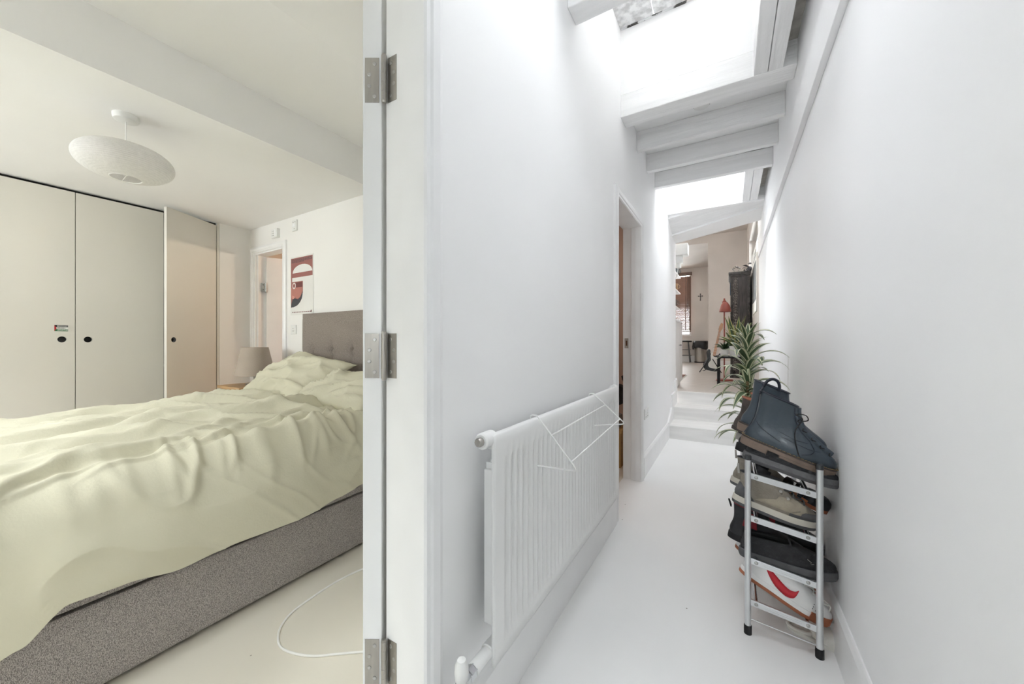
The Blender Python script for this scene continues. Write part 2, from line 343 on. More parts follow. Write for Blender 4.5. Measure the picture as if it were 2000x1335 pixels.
w = MB().box(-3.2, -2.95, 13.2, 13.32, 0, 3.6).box(-2.15, BX0, 13.2, 13.32, 0, 3.6).box(-2.95, -2.15, 13.2, 13.32, 0, BZ0).box(-2.95, -2.15, 13.2, 13.32, BZ1, 3.6).box(BX1, .36, 13.2, 13.32, 0, 3.6).box(BX0, BX1, 13.2, 13.32, 0, BZ0).box(BX0, BX1, 13.2, 13.32, BZ1, 3.6)
struct('wall_bay', w, 'wall_far', 'far wall of the bay around the tall window')
struct('ceiling_living', MB().box(-3.3, .5, 5.0, 10.1, 3.67, 3.9).box(-3.3, .5, 10.12, 13.4, 3.48, 3.9), 'wall_far', 'high greige living room ceiling')
wi = empty('window_6', (-1.51, 13.26, BZ0)); tag(wi, 'tall sash window of the far bay behind a blind', kind='structure')
f = MB()
for a in ((-.44, -.38, 0, 2.05), (.38, .44, 0, 2.05), (-.38, .38, 0, .06), (-.38, .38, 1.99, 2.05), (-.38, .38, .95, 1.0)): f.box(a[0], a[1], -.03, .03, a[2], a[3])
obj('window_frame', f, 'gloss', wi); obj('pane', MB().box(-.38, .38, -.004, .004, .06, 1.99), 'glass', wi)

# ---- skirtings
def skirt_poly(t, h): return [(0, 0), (t, 0), (t, h - .02), (t * .55, h - .004), (t * .3, h), (0, h)]
s = MB().prism([(XL + a, b) for a, b in skirt_poly(.025, .17)], .70, 2.206, 'Y').prism([(XL + a, b) for a, b in skirt_poly(.02, .18)], 3.056, 4.475, 'Y')
s.prism([(4.45, 0), (4.475, 0), (4.475, .148), (4.90, .148), (4.90, .296), (5.20, .296), (5.20, .60), (5.06, .60), (5.06, .46), (4.72, .46), (4.72, .31), (4.45, .18)], XL, XL + .018, 'X')
s.box(XL - .02, XL + .02, 5.17, 5.222, .30, .62)
struct('baseboard_left', s, 'trimp', 'white skirting under the radiator and up the steps')
struct('baseboard_right', MB().prism([(XR - a, b) for a, b in skirt_poly(.014, .175)], -1.8, 4.475, 'Y'), 'trimp', 'tall white skirting along the long plain wall')
struct('baseboard_bay', MB().box(-3.2, .34, 13.17, 13.2, ZU, ZU + .2).box(-.445, .34, 9.975, 10.0, ZU, ZU + .2), 'trimp', 'white skirting of the living room')
struct('baseboard_bedroom', MB().prism([(1.87 - a, b) for a, b in skirt_poly(.018, .15)], -3.54, -.75, 'X'), 'trimp', 'white skirting behind the bed')

# ---- door linings and architraves
ARCH = [(0, 0), (0, .010), (.004, .016), (.014, .017), (.019, .022), (.040, .024), (.049, .019), (.058, .015), (.058, 0)]
def architrave(name, ya, yb, z_head, sides, label):
    r = empty(name, (XL, (ya + yb) / 2, 0)); tag(r, label, kind='structure'); m = (ya + yb) / 2
    if 'far' in sides: obj('side_moulding', MB().loft([[(h, yb + d - m, z) for d, h in ARCH] if z == 0 else [(h, yb + d - m, z_head + d) for d, h in ARCH] for z in (0, 1)]), 'trimp', r)
    if 'near' in sides: obj('side_moulding', MB().loft([[(h, ya - d - m, z) for d, h in ARCH] if z == 0 else [(h, ya - d - m, z_head + d) for d, h in ARCH] for z in (0, 1)]), 'trimp', r)
    obj('head_moulding', MB().loft([[(h, ya - d - m, z_head + d) for d, h in ARCH], [(h, yb + d - m, z_head + d) for d, h in ARCH]]), 'trimp', r)
    return r
# bedroom doorway: rebated lining (hinge side is seen) + stop
t1 = architrave('trim_1', -.12, .611, 1.975, ('far', 'near'), 'white moulded door frame with hinges on its jamb')
m1 = (-.12 + .611) / 2
obj('lining', MB().prism([(XLB - XL, .640 - m1), (XLB - XL, .625 - m1), (-.062, .625 - m1), (-.058, .611 - m1), (0, .611 - m1), (0, .640 - m1)], 0, 1.985, 'Z'), 'trimp', t1)
obj('lining', MB().prism([(XLB - XL, -.150 - m1), (0, -.150 - m1), (0, -.12 - m1), (-.058, -.12 - m1), (-.062, -.134 - m1), (XLB - XL, -.134 - m1)], 0, 1.985, 'Z'), 'trimp', t1)
obj('lining', MB().box(XLB - XL, 0, -.15 - m1, .640 - m1, 1.975, 1.99), 'trimp', t1)
t2 = architrave('trim_2', 2.284, 2.978, 1.990, ('far', 'near'), 'white moulded frame of the doorway past the radiator')
m2 = (2.284 + 2.978) / 2
obj('lining', MB().prism([(-.13, 3.0 - m2), (-.13, 2.985 - m2), (-.068, 2.985 - m2), (-.064, 2.972 - m2), (-.03, 2.972 - m2), (0, 2.978 - m2), (0, 3.0 - m2)], 0, 2.012, 'Z'), 'trimp', t2)
obj('lining', MB().box(-.13, 0, 2.262 - m2, 2.284 - m2, 0, 2.012), 'trimp', t2)
obj('lining', MB().box(-.13, 0, 2.262 - m2, 3.0 - m2, 1.99, 2.012), 'trimp', t2)
sp = obj('strike_plate', MB().box(-.118, -.088, 2.9825 - m2, 2.985 - m2, 1.04, 1.12), 'steel', t2)
obj('latch_hole', MB().box(-.108, -.097, 2.9815 - m2, 2.983 - m2, 1.06, 1.10), mat('raw_wood_hole', (96, 70, 55), .9), sp)
# ---- the bedroom door leaf, folded back so only its hinge edge shows
ddir = Vector((-SY, CY, 0)); dnorm = Vector((-CY, -SY, 0))                     # along the leaf, across its thickness
hinge_p = Vector((-.7405, .6150, 0))
dr = empty('door_1', hinge_p, (0, 0, math.atan2(ddir.y, ddir.x))); tag(dr, 'white bedroom door opened wide, seen on its hinge edge', kind='structure')
# local frame: +x along the leaf, +y across its thickness (away from the jamb)
lf = obj('leaf', MB().box(0, .762, 0, .047, .008, 1.965), 'gloss', dr, bevel=.002)
def hinge(zc):
    h = empty('hinge', (0, 0, zc), parent=dr)
    obj('leaf_plate', MB().box(-.0012, .0006, .006, .041, -.055, .055), 'steel', h)
    kn = MB()
    for i in range(5): kn.cyl((-.006, -.008, -.055 + i * .0222), .0066, .0212, n=16)
    kn.lathe([(.0045, -.060), (.0062, -.057), (.0062, .057), (.0045, .060)], 14, (-.006, -.008, 0))
    obj('knuckle', kn, 'steel', h, smooth=True)
    for j, (yy, zz) in enumerate(((.017, .040), (.030, .014), (.030, -.014), (.017, -.040))):
        s = MB().lathe([(.0048, 0), (.0048, .0007), (.0036, .0012)], 14, (-.0012, yy, zz), 'X')
        sc_ = obj('screw', MB().add([(-.0012 - (q[0] + .0012), q[1], q[2]) for q in s.v], s.f), 'screw', h)
    return h
bpy.context.view_layer.update()
Minv = dr.matrix_basis.inverted()
for zc in (1.737, 1.056, .300):
    h = hinge(zc)
    pl = MB().box(-.7290, -.6985, .6238, .6262, zc - .055, zc + .055)
    obj('jamb_plate', MB().add([tuple((Minv @ Vector(p)) - Vector((0, 0, zc))) for p in pl.v], pl.f), 'steel', h)
    for xx, zz in ((-.719, .040), (-.707, .014), (-.707, -.014), (-.719, -.040)):
        s = MB().lathe([(.0048, .6238), (.0048, .6231), (.0036, .6226)], 14, (xx, 0, zc + zz), 'Y')
        obj('screw', MB().add([tuple((Minv @ Vector(p)) - Vector((0, 0, zc))) for p in s.v], s.f), 'screw', h)
# ---- doorway in the bedroom's head wall with its half-open door
r = empty('trim_3', (-3.885, 1.87, 0)); tag(r, 'white moulded frame of the bedroom corner doorway', kind='structure')
for s in (-1, 1): obj('side_moulding', MB().loft([[(s * (.275 + d), -h, 0) for d, h in ARCH], [(s * (.275 + d), -h, 1.985 + d) for d, h in ARCH]]), 'trimp', r)
obj('head_moulding', MB().loft([[(s * (.275 + d), -h, 1.985 + d) for d, h in ARCH] for s in (-1, 1)]), 'trimp', r)
for s in (-1, 1): obj('lining', MB().box(min(s*.255, s*.285), max(s*.255, s*.285), 0, .10, 0, 1.99), 'trimp', r)
for s in (-1, 1): obj('door_stop', MB().box(min(s*.243, s*.255), max(s*.243, s*.255), .02, .05, 0, 1.975), 'trimp', r)
obj('lining', MB().box(-.255, .255, 0, .10, 1.972, 1.99), 'trimp', r)
dr2 = empty('door_2', (-4.125, 1.965, 0), (0, 0, R(69))); tag(dr2, 'half-open white door with a narrow glazed slot', kind='structure')
lf = MB().box(0, .30, -.02, .02, .01, 1.965).box(.30, .37, -.02, .02, .01, .95).box(.30, .37, -.02, .02, 1.78, 1.965).box(.37, .52, -.02, .02, .01, 1.965)
obj('leaf', lf, 'trimp', dr2); obj('glass_slot', MB().box(.30, .37, -.004, .004, .95, 1.78), mat('greenish_grey_glass', (150, 140, 122), .2), dr2)
h = obj('hinge', MB().cyl((-.004, -.026, 1.60), .007, .10).box(-.05, -.004, -.026, -.022, 1.605, 1.695), 'screw', dr2)
for zz in (1.625, 1.675): obj('screw', MB().cyl((-.03, -.0285, zz), .005, .002, 'Y', 10), 'black_plastic', h)
wi = empty('added_window_8', (-2.55, 13.26, BZ0)); tag(wi, 'second bay sash window added out of sight for light', kind='structure')  # hidden window added to bring more light into the living room
f = MB()
for a in ((-.40, -.35, 0, 2.05), (.35, .40, 0, 2.05), (-.35, .35, 0, .06), (-.35, .35, 1.99, 2.05), (-.35, .35, .95, 1.0)): f.box(a[0], a[1], -.03, .03, a[2], a[3])
obj('window_frame', f, 'gloss', wi); obj('pane', MB().box(-.35, .35, -.004, .004, .06, 1.99), 'glass', wi)

# ================================================================== BEDROOM THINGS
# ---- fitted wardrobe with three flush doors and finger holes
WX = -4.25
wd = empty('wardrobe', (WX, .7, 0)); tag(wd, 'cream fitted wardrobe with round finger holes, last door ajar', 'wardrobe')
def wl_(x, y): return x - WX, y - .7
car = MB().box(-.70, -.025, -1.6, .90, 0, .08).box(-.70, -.68, -1.6, .90, .08, 2.235).box(-.68, -.025, .885, .90, .08, 2.238).box(-.68, -.025, -1.6, -1.585, .08, 2.238)
car.box(-.68, -.03, -1.585, .885, 2.222, 2.238).box(-.68, -.03, -.012, .004, .08, 2.22).box(-.68, -.03, .490, .506, .08, 2.22)
for zz in (.45, .85, 1.25, 1.65, 2.0): car.box(-.68, -.10, .506, .885, zz, zz + .018)
obj('carcass', car, 'shadow_gap', wd)
obj('end_panel', MB().box(-.70, .002, .885, .902, 0, 2.238), 'wardrobe', wd)
for i, (y0, y1, hy) in enumerate(((-1.585, -1.015, -1.1), (-1.010, -.512, -.93), (-.508, -.006, -.068), (-.002, .498, .060))):
    d = obj('door', MB().box(-.022, 0, y0, y1, .085, 2.218), 'wardrobe', wd)
    cut(d, MB().cyl((-.05, hy, 1.109), .0225, .1, 'X', 32))
    hl = obj('hole_shade', MB().lathe([(.0228, -.024), (.0228, -.0226), (.001, -.0226)], 28, (0, hy, 1.109), 'X'), 'black', d)  # black disc behind the opening paints its shaded inside
d = obj('door', MB().box(-.022, 0, -.492, 0, .085, 2.212), 'wardrobe', wd, loc=(0, .880, 0), rot=(0, 0, R(29)))
cut(d, MB().cyl((-.05, -.43, 1.109), .0225, .1, 'X', 32))
obj('finger_ring', MB().lathe([(.0225, -.021), (.0195, -.021), (.0195, -.002), (.0225, -.002)], 28, (0, -.43, 1.109), 'X', caps=False), 'black_plastic', d)
# ---- sticker on the first wardrobe door
sk = empty('sticker', (WX + .0006, .628, 1.192)); tag(sk, 'small lettered sticker in black, white, green and red on wardrobe door', 'sticker')
M['st_black'] = mat('sticker_black', (14, 14, 16), .5); M['st_white'] = mat('sticker_white', (235, 235, 230), .5); M['st_green'] = mat('sticker_green', (28, 105, 58), .5); M['st_red'] = mat('sticker_red', (186, 26, 34), .5)
obj('backing', MB().box(0, .0003, -.0325, .0325, -.0225, .0225), 'st_white', sk)
obj('black_stripe', MB().box(.0003, .0006, -.0325, .0325, .0075, .0225), 'st_black', sk); obj('green_stripe', MB().box(.0003, .0006, -.0325, .0325, -.0225, -.0075), 'st_green', sk)
obj('red_triangle', MB().prism([(-.0325, -.0225), (-.0215, 0), (-.0325, .0225)], .0006, .0009, 'X'), 'st_red', sk)
def letters(name, txt, size, m, parent, loc, rot, sx=1, align='LEFT', ext=.0002):
    cu = bpy.data.curves.new(name, 'FONT'); cu.body = txt; cu.size = size; cu.align_x = align; cu.align_y = 'CENTER'; cu.extrude = ext; cu.offset = size * .012
    tmp = bpy.data.objects.new(name, cu); C.objects.link(tmp); dg = bpy.context.evaluated_depsgraph_get(); dg.update()
    me = bpy.data.meshes.new_from_object(tmp.evaluated_get(dg)); bpy.data.objects.remove(tmp); me.materials.clear(); me.materials.append(M[m]); o = bpy.data.objects.new(name, me); C.objects.link(o); o.parent = parent; o.location = loc; o.rotation_euler = rot; o.scale = (sx, 1, 1)
    return o
for txt, zz, m in (('BOYCOTT', .0145, 'st_white'), ('ISRAELI', .0, 'st_black'), ('APARTHEID', -.0145, 'st_white')):
    letters('lettering', txt, .0125, m, sk, (.0009, -.019, zz), (R(90), 0, R(90)), .95)
# ---- pendant lamp with ribbed paper shade
pc = Vector((-2.64, .60, 0))
pd = empty('pendant_lamp', (pc.x, pc.y, 2.24)); tag(pd, 'white paper lantern pendant with flattened ribbed shade on bedroom ceiling', 'lamp')
obj('ceiling_rose', MB().lathe([(.001, -.032), (.03, -.032), (.046, -.026), (.05, -.014), (.05, 0)], 28), 'plastic', pd, smooth=True)
obj('flex', MB().tube([(0, 0, -.03), (0, 0, -.15)], .003), 'cord', pd)
M['paper'] = mat('white_paper_shade', (240, 238, 236), .8, var=.03, vscale=60, bump=.25, bscale=140)
n_ = M['paper'].node_tree; p_ = n_.nodes['Principled BSDF']; tr = n_.nodes.new('ShaderNodeBsdfTranslucent'); tr.inputs[0].default_value = (.85, .84, .82, 1)
mx = n_.nodes.new('ShaderNodeMixShader'); mx.inputs[0].default_value = .3
out = n_.nodes['Material Output']; n_.links.new(p_.outputs[0], mx.inputs[1]); n_.links.new(tr.outputs[0], mx.inputs[2]); n_.links.new(mx.outputs[0], out.inputs[0])
prof = []; NR = 26
for i in range(NR * 4 + 1):
    a = R(-76 + 152 * i / (NR * 4)); rip = 1 + .011 * abs(math.sin(math.pi * i / 4))
    prof.append((.184 * math.cos(a) ** .80 * rip, .080 * math.sin(a) / math.sin(R(76)) * rip))
sh = obj('shade', MB().lathe(prof, 56, (0, 0, -.238), caps=False), 'paper', pd, smooth=True, angle=80)
r0 = prof[0][0]
obj('bottom_ring', MB().tube([(r0*math.cos(a), r0*math.sin(a), -.238 - .080) for a in [2*math.pi*k/32 for k in range(32)]], .0025, 6, closed=True), 'cord', sh)
obj('top_ring', MB().tube([(r0*math.cos(a), r0*math.sin(a), -.238 + .080) for a in [2*math.pi*k/32 for k in range(32)]], .0025, 6, closed=True), 'cord', sh)
obj('bottom_wire', MB().tube([(-r0, 0, -.238 - .078), (0, 0, -.238 - .068), (r0, 0, -.238 - .078)], .0018, 6), 'cord', sh)
obj('top_wire', MB().tube([(-r0, 0, -.16), (0, 0, -.166), (r0, 0, -.16)], .0018, 6), 'cord', sh)
obj('bulb_holder', MB().lathe([(.018, -.15), (.02, -.16), (.02, -.20), (.014, -.205)], 18).lathe([(.012, -.205), (.024, -.225), (.028, -.245), (.018, -.268), (.004, -.272)], 18), 'plastic', pd, smooth=True)

# ---- bed
M['tweed'] = mat('grey_woven_upholstery', (206, 200, 197), .9, vscale=650, col2=(128, 122, 121), bump=.5, bscale=600, stretch=(1, 1, .4), ramp=(.38, .62), spec=.1)
M['tweed_h'] = mat('taupe_woven_upholstery', (166, 155, 147), .9, vscale=400, col2=(124, 115, 109), bump=.4, bscale=260, stretch=(1, 1, .6), ramp=(.36, .64), spec=.1)
BXN, BXF, BY0, BY1 = -1.690, -3.20, -.20, 1.79
bed = empty('bed', (-2.445, .8, 0)); tag(bed, 'grey upholstered ottoman bed with buttoned headboard', 'bed')
def bb(x0, x1, y0, y1, z0, z1): return MB().box(x0 + 2.445, x1 + 2.445, y0 - .8, y1 - .8, z0, z1)
obj('side_panel', bb(BXN - .05, BXN, BY0, BY1, .015, .280), 'tweed', bed, bevel=.006)
obj('side_panel', bb(BXF, BXF + .05, BY0, BY1, .015, .280), 'tweed', bed, bevel=.006)
obj('foot_panel', bb(BXF + .05, BXN - .05, BY0, BY0 + .05,   .015, .280), 'tweed', bed, bevel=.006)
obj('head_rail', bb(BXF + .05, BXN - .05, BY1 - .05, BY1,   .015, .280), 'tweed', bed, bevel=.006)
obj('lid_frame', bb(BXF, BXN - .003, BY0, .838, .2875, .372), 'tweed', bed, bevel=.006)
obj('lid_frame', bb(BXF, BXN - .003, .842, BY1, .2875, .372), 'tweed', bed, bevel=.006)
for x in (BXN - .05, BXF + .05):
    for y in (BY0 + .08, BY1 - .08): obj('foot', MB().lathe([(.022, 0), (.026, .014)], 16, (x + 2.445, y - .8, 0)), 'black_plastic', bed)
# headboard: padded front with pulled-in buttons
btn = [(-.44 + .22 * i, .985 + .24 * j) for i in range(5) for j in range(-2, 1)]
btn = [(bx, bz) for bx, bz in ((-.571, 1.01), (-.315, 1.01), (-.06, 1.01), (.196, 1.01), (.452, 1.01), (.69, 1.01))]
def hb(u, v):
    x = -.765 + 1.53 * u; z = .25 + 1.085 * v; e = min(u, 1 - u) * 1.53; e2 = (1 - v) * 1.085
    y = -.028 * (1 - math.exp(-e / .03)) * (1 - math.exp(-e2 / .03))
    for bx, bz in btn:
        d2 = ((x - bx) / .06) ** 2 + ((z - bz) / .065) ** 2; y += .016 * math.exp(-d2) + .024 * math.exp(-d2 * 8) + .010 * math.exp(-((x - bx) / .012) ** 2) * max(0, 1 - abs(z - bz) / .12)
    y += .004 * math.exp(-((z - 1.01) / .006) ** 2)
    return (x, y, z)
g = MB().grid(hb, 130, 90)
head = empty('headboard', (0, 0, 0), parent=bed); head.location = (0, BY1 - .8 + .03, 0)
obj('cushioned_front', g, 'tweed_h', head, smooth=True, angle=80)
obj('back_board', MB().box(-.765, .765, -.002, .05, .02, 1.335), 'tweed_h', head, bevel=.008)
for bx, bz in btn: obj('button', MB().lathe([(.001, -.005), (.008, -.003), (.010, .001), (.009, .006)], 14, (bx, .012, bz), 'Y'), 'tweed_h', head, smooth=True)
obj('mattress', bb(BXF + .01, BXN - .02, BY0 + .02, BY1 - .01, .374, .62), mat('white_mattress_ticking', (228, 226, 220), .9), bed, bevel=.05, seg=4)
# ---- duvet
M['sage'] = mat('sage_cotton', (210, 206, 185), .85, var=.03, vscale=3, bump=.10, bscale=120, spec=.15)
def crease(m, scale, dist):
    n, l = m.node_tree.nodes, m.node_tree.links; p = n['Principled BSDF']; tc = n.new('ShaderNodeTexCoord'); mp = n.new('ShaderNodeMapping'); mp.inputs['Scale'].default_value = (1, .55, 1); l.new(tc.outputs['Object'], mp.inputs[0])
    t = n.new('ShaderNodeTexNoise'); t.noise_type = 'RIDGED_MULTIFRACTAL'; t.inputs['Scale'].default_value = scale; t.inputs['Detail'].default_value = 3; t.inputs['Distortion'].default_value = .6; l.new(mp.outputs[0], t.inputs['Vector'])
    b = n.new('ShaderNodeBump'); b.inputs['Strength'].default_value = .55; b.inputs['Distance'].default_value = dist; l.new(t.outputs['Fac'], b.inputs['Height'])
    old = p.inputs['Normal'].links[0].from_socket if p.inputs['Normal'].links else None
    if old: l.new(old, b.inputs['Normal'])
    l.new(b.outputs[0], p.inputs['Normal'])
crease(M['sage'], 4.5, .012)
N = lambda x, y, z=0: noise.noise(Vector((x, y, z)))
def ridged(x, y, s=0): return max(0, 1 - abs(N(x, y, s)) * 3.2) ** 2
def interp(tab, x):
    if x <= tab[0][0]: return tab[0][1]
    for (a, va), (b, vb) in zip(tab, tab[1:]):
        if x <= b:
            f = (x - a) / (b - a); f = f * f * (3 - 2 * f); return va + (vb - va) * f
    return tab[-1][1]
HEM = [(-.4, .25), (.10, .265), (.165, .285), (.25, .352), (.36, .345), (.50, .318), (.66, .328), (.95, .322), (1.1, .338), (1.24, .362), (1.5, .40)]
DY0, DY1, ZT = -.34, 1.47, .682
def prof_duvet(y):
    zh = interp(HEM, y); out_ = .062 + .02 * N(y * 2.3, 5.1)
    pts = [(BXN + out_ + .015, zh), (BXN + out_ + .008, zh + .12), (BXN + out_ - .008, .52), (BXN + .02, .615), (BXN - .045, .668), (BXN - .14, ZT), (-2.1, ZT + .022), (-2.6, ZT + .03), (-3.0, ZT + .012), (BXF + .05, ZT - .02), (BXF - .03, .60), (BXF - .05, .36)]
    return [Vector((a, 0, b)) for a, b in pts]
def catmull(P, t):
    n = len(P) - 1; f = min(t * n, n - 1e-6); i = int(f); f -= i
    p0, p1, p2, p3 = P[max(i-1, 0)], P[i], P[i+1], P[min(i+2, n)]
    return .5 * ((2*p1) + (p2-p0)*f + (2*p0-5*p1+4*p2-p3)*f*f + (3*p1-p0-3*p2+p3)*f**3)
NU, NV = 260, 300
def tmap(v):   # more samples over the near edge
    return v ** 1.15
rows = []
for i in range(NU + 1):
    u = i / NU; y = DY0 + (DY1 - DY0) * u; P = prof_duvet(y); row = []
    for j in range(NV + 1):
        t = tmap(j / NV); p = catmull(P, t); p.y = y
        row.append(p)
    rows.append(row)
rd = random.Random(21)
WR = []   # long fold strokes on the top: centre x, y, heading, length, bend, width, height
for k in range(165):
    big = k < 26
    x_, y_ = rd.uniform(-3.0, -1.74), rd.uniform(-.1, 1.32)
    hd_a = rd.gauss(-.10 - .25 * (x_ + 2.4), .38) + (.55 if y_ > .85 else 0)
    WR.append((x_, y_, hd_a, rd.uniform(.45, .85) if big else rd.uniform(.16, .42), rd.uniform(-1.1, 1.1), rd.uniform(.026, .046) if big else rd.uniform(.012, .022), rd.uniform(.034, .055) if big else rd.uniform(.014, .028), rd.choice((-1, 1))))
ED = [(rd.uniform(-.1, 1.35), rd.uniform(-.5, .7), rd.uniform(.05, .12), rd.uniform(.012, .026), rd.uniform(.008, .016)) for k in range(40)]   # folds spilling over the edge
PX = np.array([[p.x for p in r] for r in rows]); PY = np.array([[p.y for p in r] for r in rows]); PZ = np.array([[p.z for p in r] for r in rows])
top_m = np.clip((PZ - .60) / .07, 0, 1) * np.clip((PX + 3.2) / .3, 0, 1)
disp = np.zeros_like(PX)
for x_, y_, ha, L, kp, w, h, sg in WR:
    dx, dy = PX - x_, PY - y_; s = dy * math.cos(ha) + dx * math.sin(ha); n_a = (dx * math.cos(ha) - dy * math.sin(ha)) * sg - kp * s * s
    wn_ = np.where(n_a > 0, w * .55, w * 1.35); f = h * np.exp(-(n_a / wn_) ** 2) * np.clip(1 - (2 * s / L) ** 2, 0, 1)
    disp = np.maximum(disp, f) + .35 * np.minimum(disp, f)
disp = disp * top_m
drop = np.clip((BXN + .10 - PX) / .3, 0, None) + np.clip(.66 - PZ, 0, None)
for y_, sl, L, w, h in ED:
    q = PY - y_ - sl * (.66 - PZ) + .12 * (PX + 1.74)
    edge_ = np.exp(-((.655 - PZ) / L) ** 2) * np.clip((PX + 1.95) / .15, 0, 1)
    disp = disp + h * np.exp(-(q / w) ** 2) * edge_
vs = []
for i in range(NU + 1):
    for j in range(NV + 1):
        p = rows[i][j]; a = rows[min(i+1, NU)][j] - rows[max(i-1, 0)][j]; b = rows[i][min(j+1, NV)] - rows[i][max(j-1, 0)]
        nn = b.cross(a); nn.normalize()
        if nn.z < 0 and p.x < BXN - .03 and p.x > -3.15: nn = -nn
        if p.x >= BXN - .03 and nn.x < 0: nn = -nn
        if p.x <= -3.15 and nn.x > 0: nn = -nn
        y = p.y; x = p.x
        q_ = y + .35 * (p.z - .4) + .08 * N(y * 2, p.z * 3, 6); sd_ = 1 - max(0, min(1, (p.z - .58) / .08))
        d = float(disp[i, j]) + .014 * N(x * 3, y * 2.2, 2) * (1 - sd_) + .004 * N(x * 9, y * 6, 5) * (1 - sd_)
        d += sd_ * (.018 * N(q_ * 3.0, p.z * 1.2, 11) + .016 * ridged(q_ * 2.2, p.z * 1.6, 13) * max(0, p.z - .25) * 2.2 + .006 * ridged(q_ * 5, p.z * 4 + q_ * 3, 15) + .003 * N(q_ * 9, p.z * 9, 17))
        q = p + nn * d
        if y > DY1 - .12: q.z -= .055 * (1 - min(1, (DY1 - y) / .10)) ** 2 * (1 if p.z > .6 else 0)
        q.x += .012 * N(y * 5, p.z * 4, 31) * sd_; q.y += .02 * N(q.x * 2, q.z * 3, 33) * max(0, (y - .9))
        vs.append((q.x + 2.445, q.y - .8, q.z))
w_ = NV + 1
dv = MB().add(vs, [(i*w_+j, (i+1)*w_+j, (i+1)*w_+j+1, i*w_+j+1) for i in range(NU) for j in range(NV)])
duv = obj('duvet', dv, 'sage', smooth=True, angle=180, loc=(-2.445, .8, 0)); tag(duv, 'rumpled sage green duvet spread over the bed', 'duvet')
so = duv.modifiers.new('thickness', 'SOLIDIFY'); so.thickness = .012; so.offset = -1
# ---- pillows: a bulged patch between four corners
def pillow(corners, T, seed, label, m='sage', nw=60):
    tl, tr_, bl, br = [Vector(c) for c in corners]; cen = (tl + tr_ + bl + br) / 4; base = Vector((cen.x, cen.y, min(c.z for c in (tl, tr_, bl, br))))
    nrm = (tr_ - bl).cross(tl - br); nrm.normalize()
    if nrm.y > 0: nrm = -nrm
    g = MB()
    for side in (1, -1):
        def fn(u, v, side=side):
            a, b = 2*u - 1, 2*v - 1; pin = 1 - .10 * (1 - a*a) * abs(b) ** 3 - .0
            uu = .5 + .5 * a * (1 - .09 * (1 - b*b)); vv = .5 + .5 * b * (1 - .09 * (1 - a*a))
            p = (tl * (1-uu) + tr_ * uu) * (1-vv) + (bl * (1-uu) + br * uu) * vv
            h = T * ((1 - abs(a) ** 2.6) * (1 - abs(b) ** 2.6)) ** .55
            wr = .034 * ridged(u * 2.2 + v * 2.8 + seed, v * 1.6 - u + seed, seed) + .012 * ridged(u * 5 + seed, v * 4 + u * 3, seed + 3) + .003 * ridged(u * 12, v * 9 + u * 4, seed + 5) + .016 * N(u * 3, v * 3, seed)
            edge = (1 - a**8) * (1 - b**8)
            if side < 0: h *= .55
            return tuple(p + nrm * side * (h + wr * edge * (1 if side > 0 else .2)) - base)
        g.grid(fn, nw, nw)
    o = obj('pillow', g, m, smooth=True, angle=180, loc=base); tag(o, label, 'pillow', 'pillows on the bed')
    bm = bmesh.new(); bm.from_mesh(o.data); bmesh.ops.remove_doubles(bm, verts=bm.verts, dist=.0008); bmesh.ops.recalc_face_normals(bm, faces=bm.faces); bm.to_mesh(o.data); bm.free()
    for p in o.data.polygons: p.use_smooth = True
    return o
pillow(((-3.07, 1.715, 1.015), (-2.30, 1.70, .925), (-3.37, 1.42, .705), (-2.42, 1.30, .70)), .085, 2.2, 'crumpled sage pillow propped at an angle against the headboard')
pillow(((-2.44, 1.62, .85), (-1.74, 1.66, .90), (-2.44, 1.28, .695), (-1.74, 1.30, .695)), .080, 6.4, 'plump sage pillow at the bed edge nearest the door', nw=40)
# dark folded garment poking out beside the pillow
dg_ = at(508, 766, X=-3.24)
g = MB().lathe([(.001, .03), (.03, .028), (.055, .016), (.06, .006), (.05, 0)], 18)
o = obj('folded_garment', MB().add([(x * 1.5, y * .9 + .01 * math.sin(x * 70), z + .006 * math.sin(x * 90 + y * 60)) for x, y, z in g.v], g.f), mat('navy_cloth', (48, 52, 64), .9, bump=.3, bscale=80), smooth=True, loc=(dg_.x, dg_.y, .705))
tag(o, 'small dark navy folded cloth beside the propped pillow', 'cloth')

# ---- bedside table and lamp
bt = empty('bedside_table', (-3.56, 1.60, 0)); tag(bt, 'pale wood bedside table between bed and corner doorway', 'table')
M['oak'] = mat('pale_oak', (196, 160, 118), .5, var=.1, vscale=5, stretch=(1, 8, 1), bump=.1)
obj('top', MB().box(-.20, .20, -.20, .20, .70, .722), 'oak', bt, bevel=.004)
obj('body', MB().box(-.185, .185, -.17, .185, .45, .70), 'oak', bt); d = obj('drawer_front', MB().box(-.175, .175, -.186, -.17, .46, .69), 'oak', bt, bevel=.003); obj('knob', MB().lathe([(.006, -.186), (.006, -.198), (.014, -.205), (.001, -.21)], 14, (0, 0, .58), 'Y'), 'steel', d)
for x in (-.17, .17):
    for y in (-.155, .17): obj('leg', MB().lathe([(.012, 0), (.018, .45)], 12, (x, y, 0)), 'oak', bt)
bl_ = empty('bedside_lamp', (-3.55, 1.60, .722)); tag(bl_, 'table lamp with a tapered taupe shade beside the headboard', 'lamp')
obj('base', MB().lathe([(.07, 0), (.07, .012), (.02, .02), (.012, .04), (.012, .12), (.001, .12)], 24), 'steel', bl_, smooth=True)
obj('shade', MB().lathe([(.150, .08), (.098, .322), (.095, .322), (.147, .08)], 40), mat('taupe_lampshade', (176, 163, 150), .85, bump=.2, bscale=200), bl_, smooth=True)
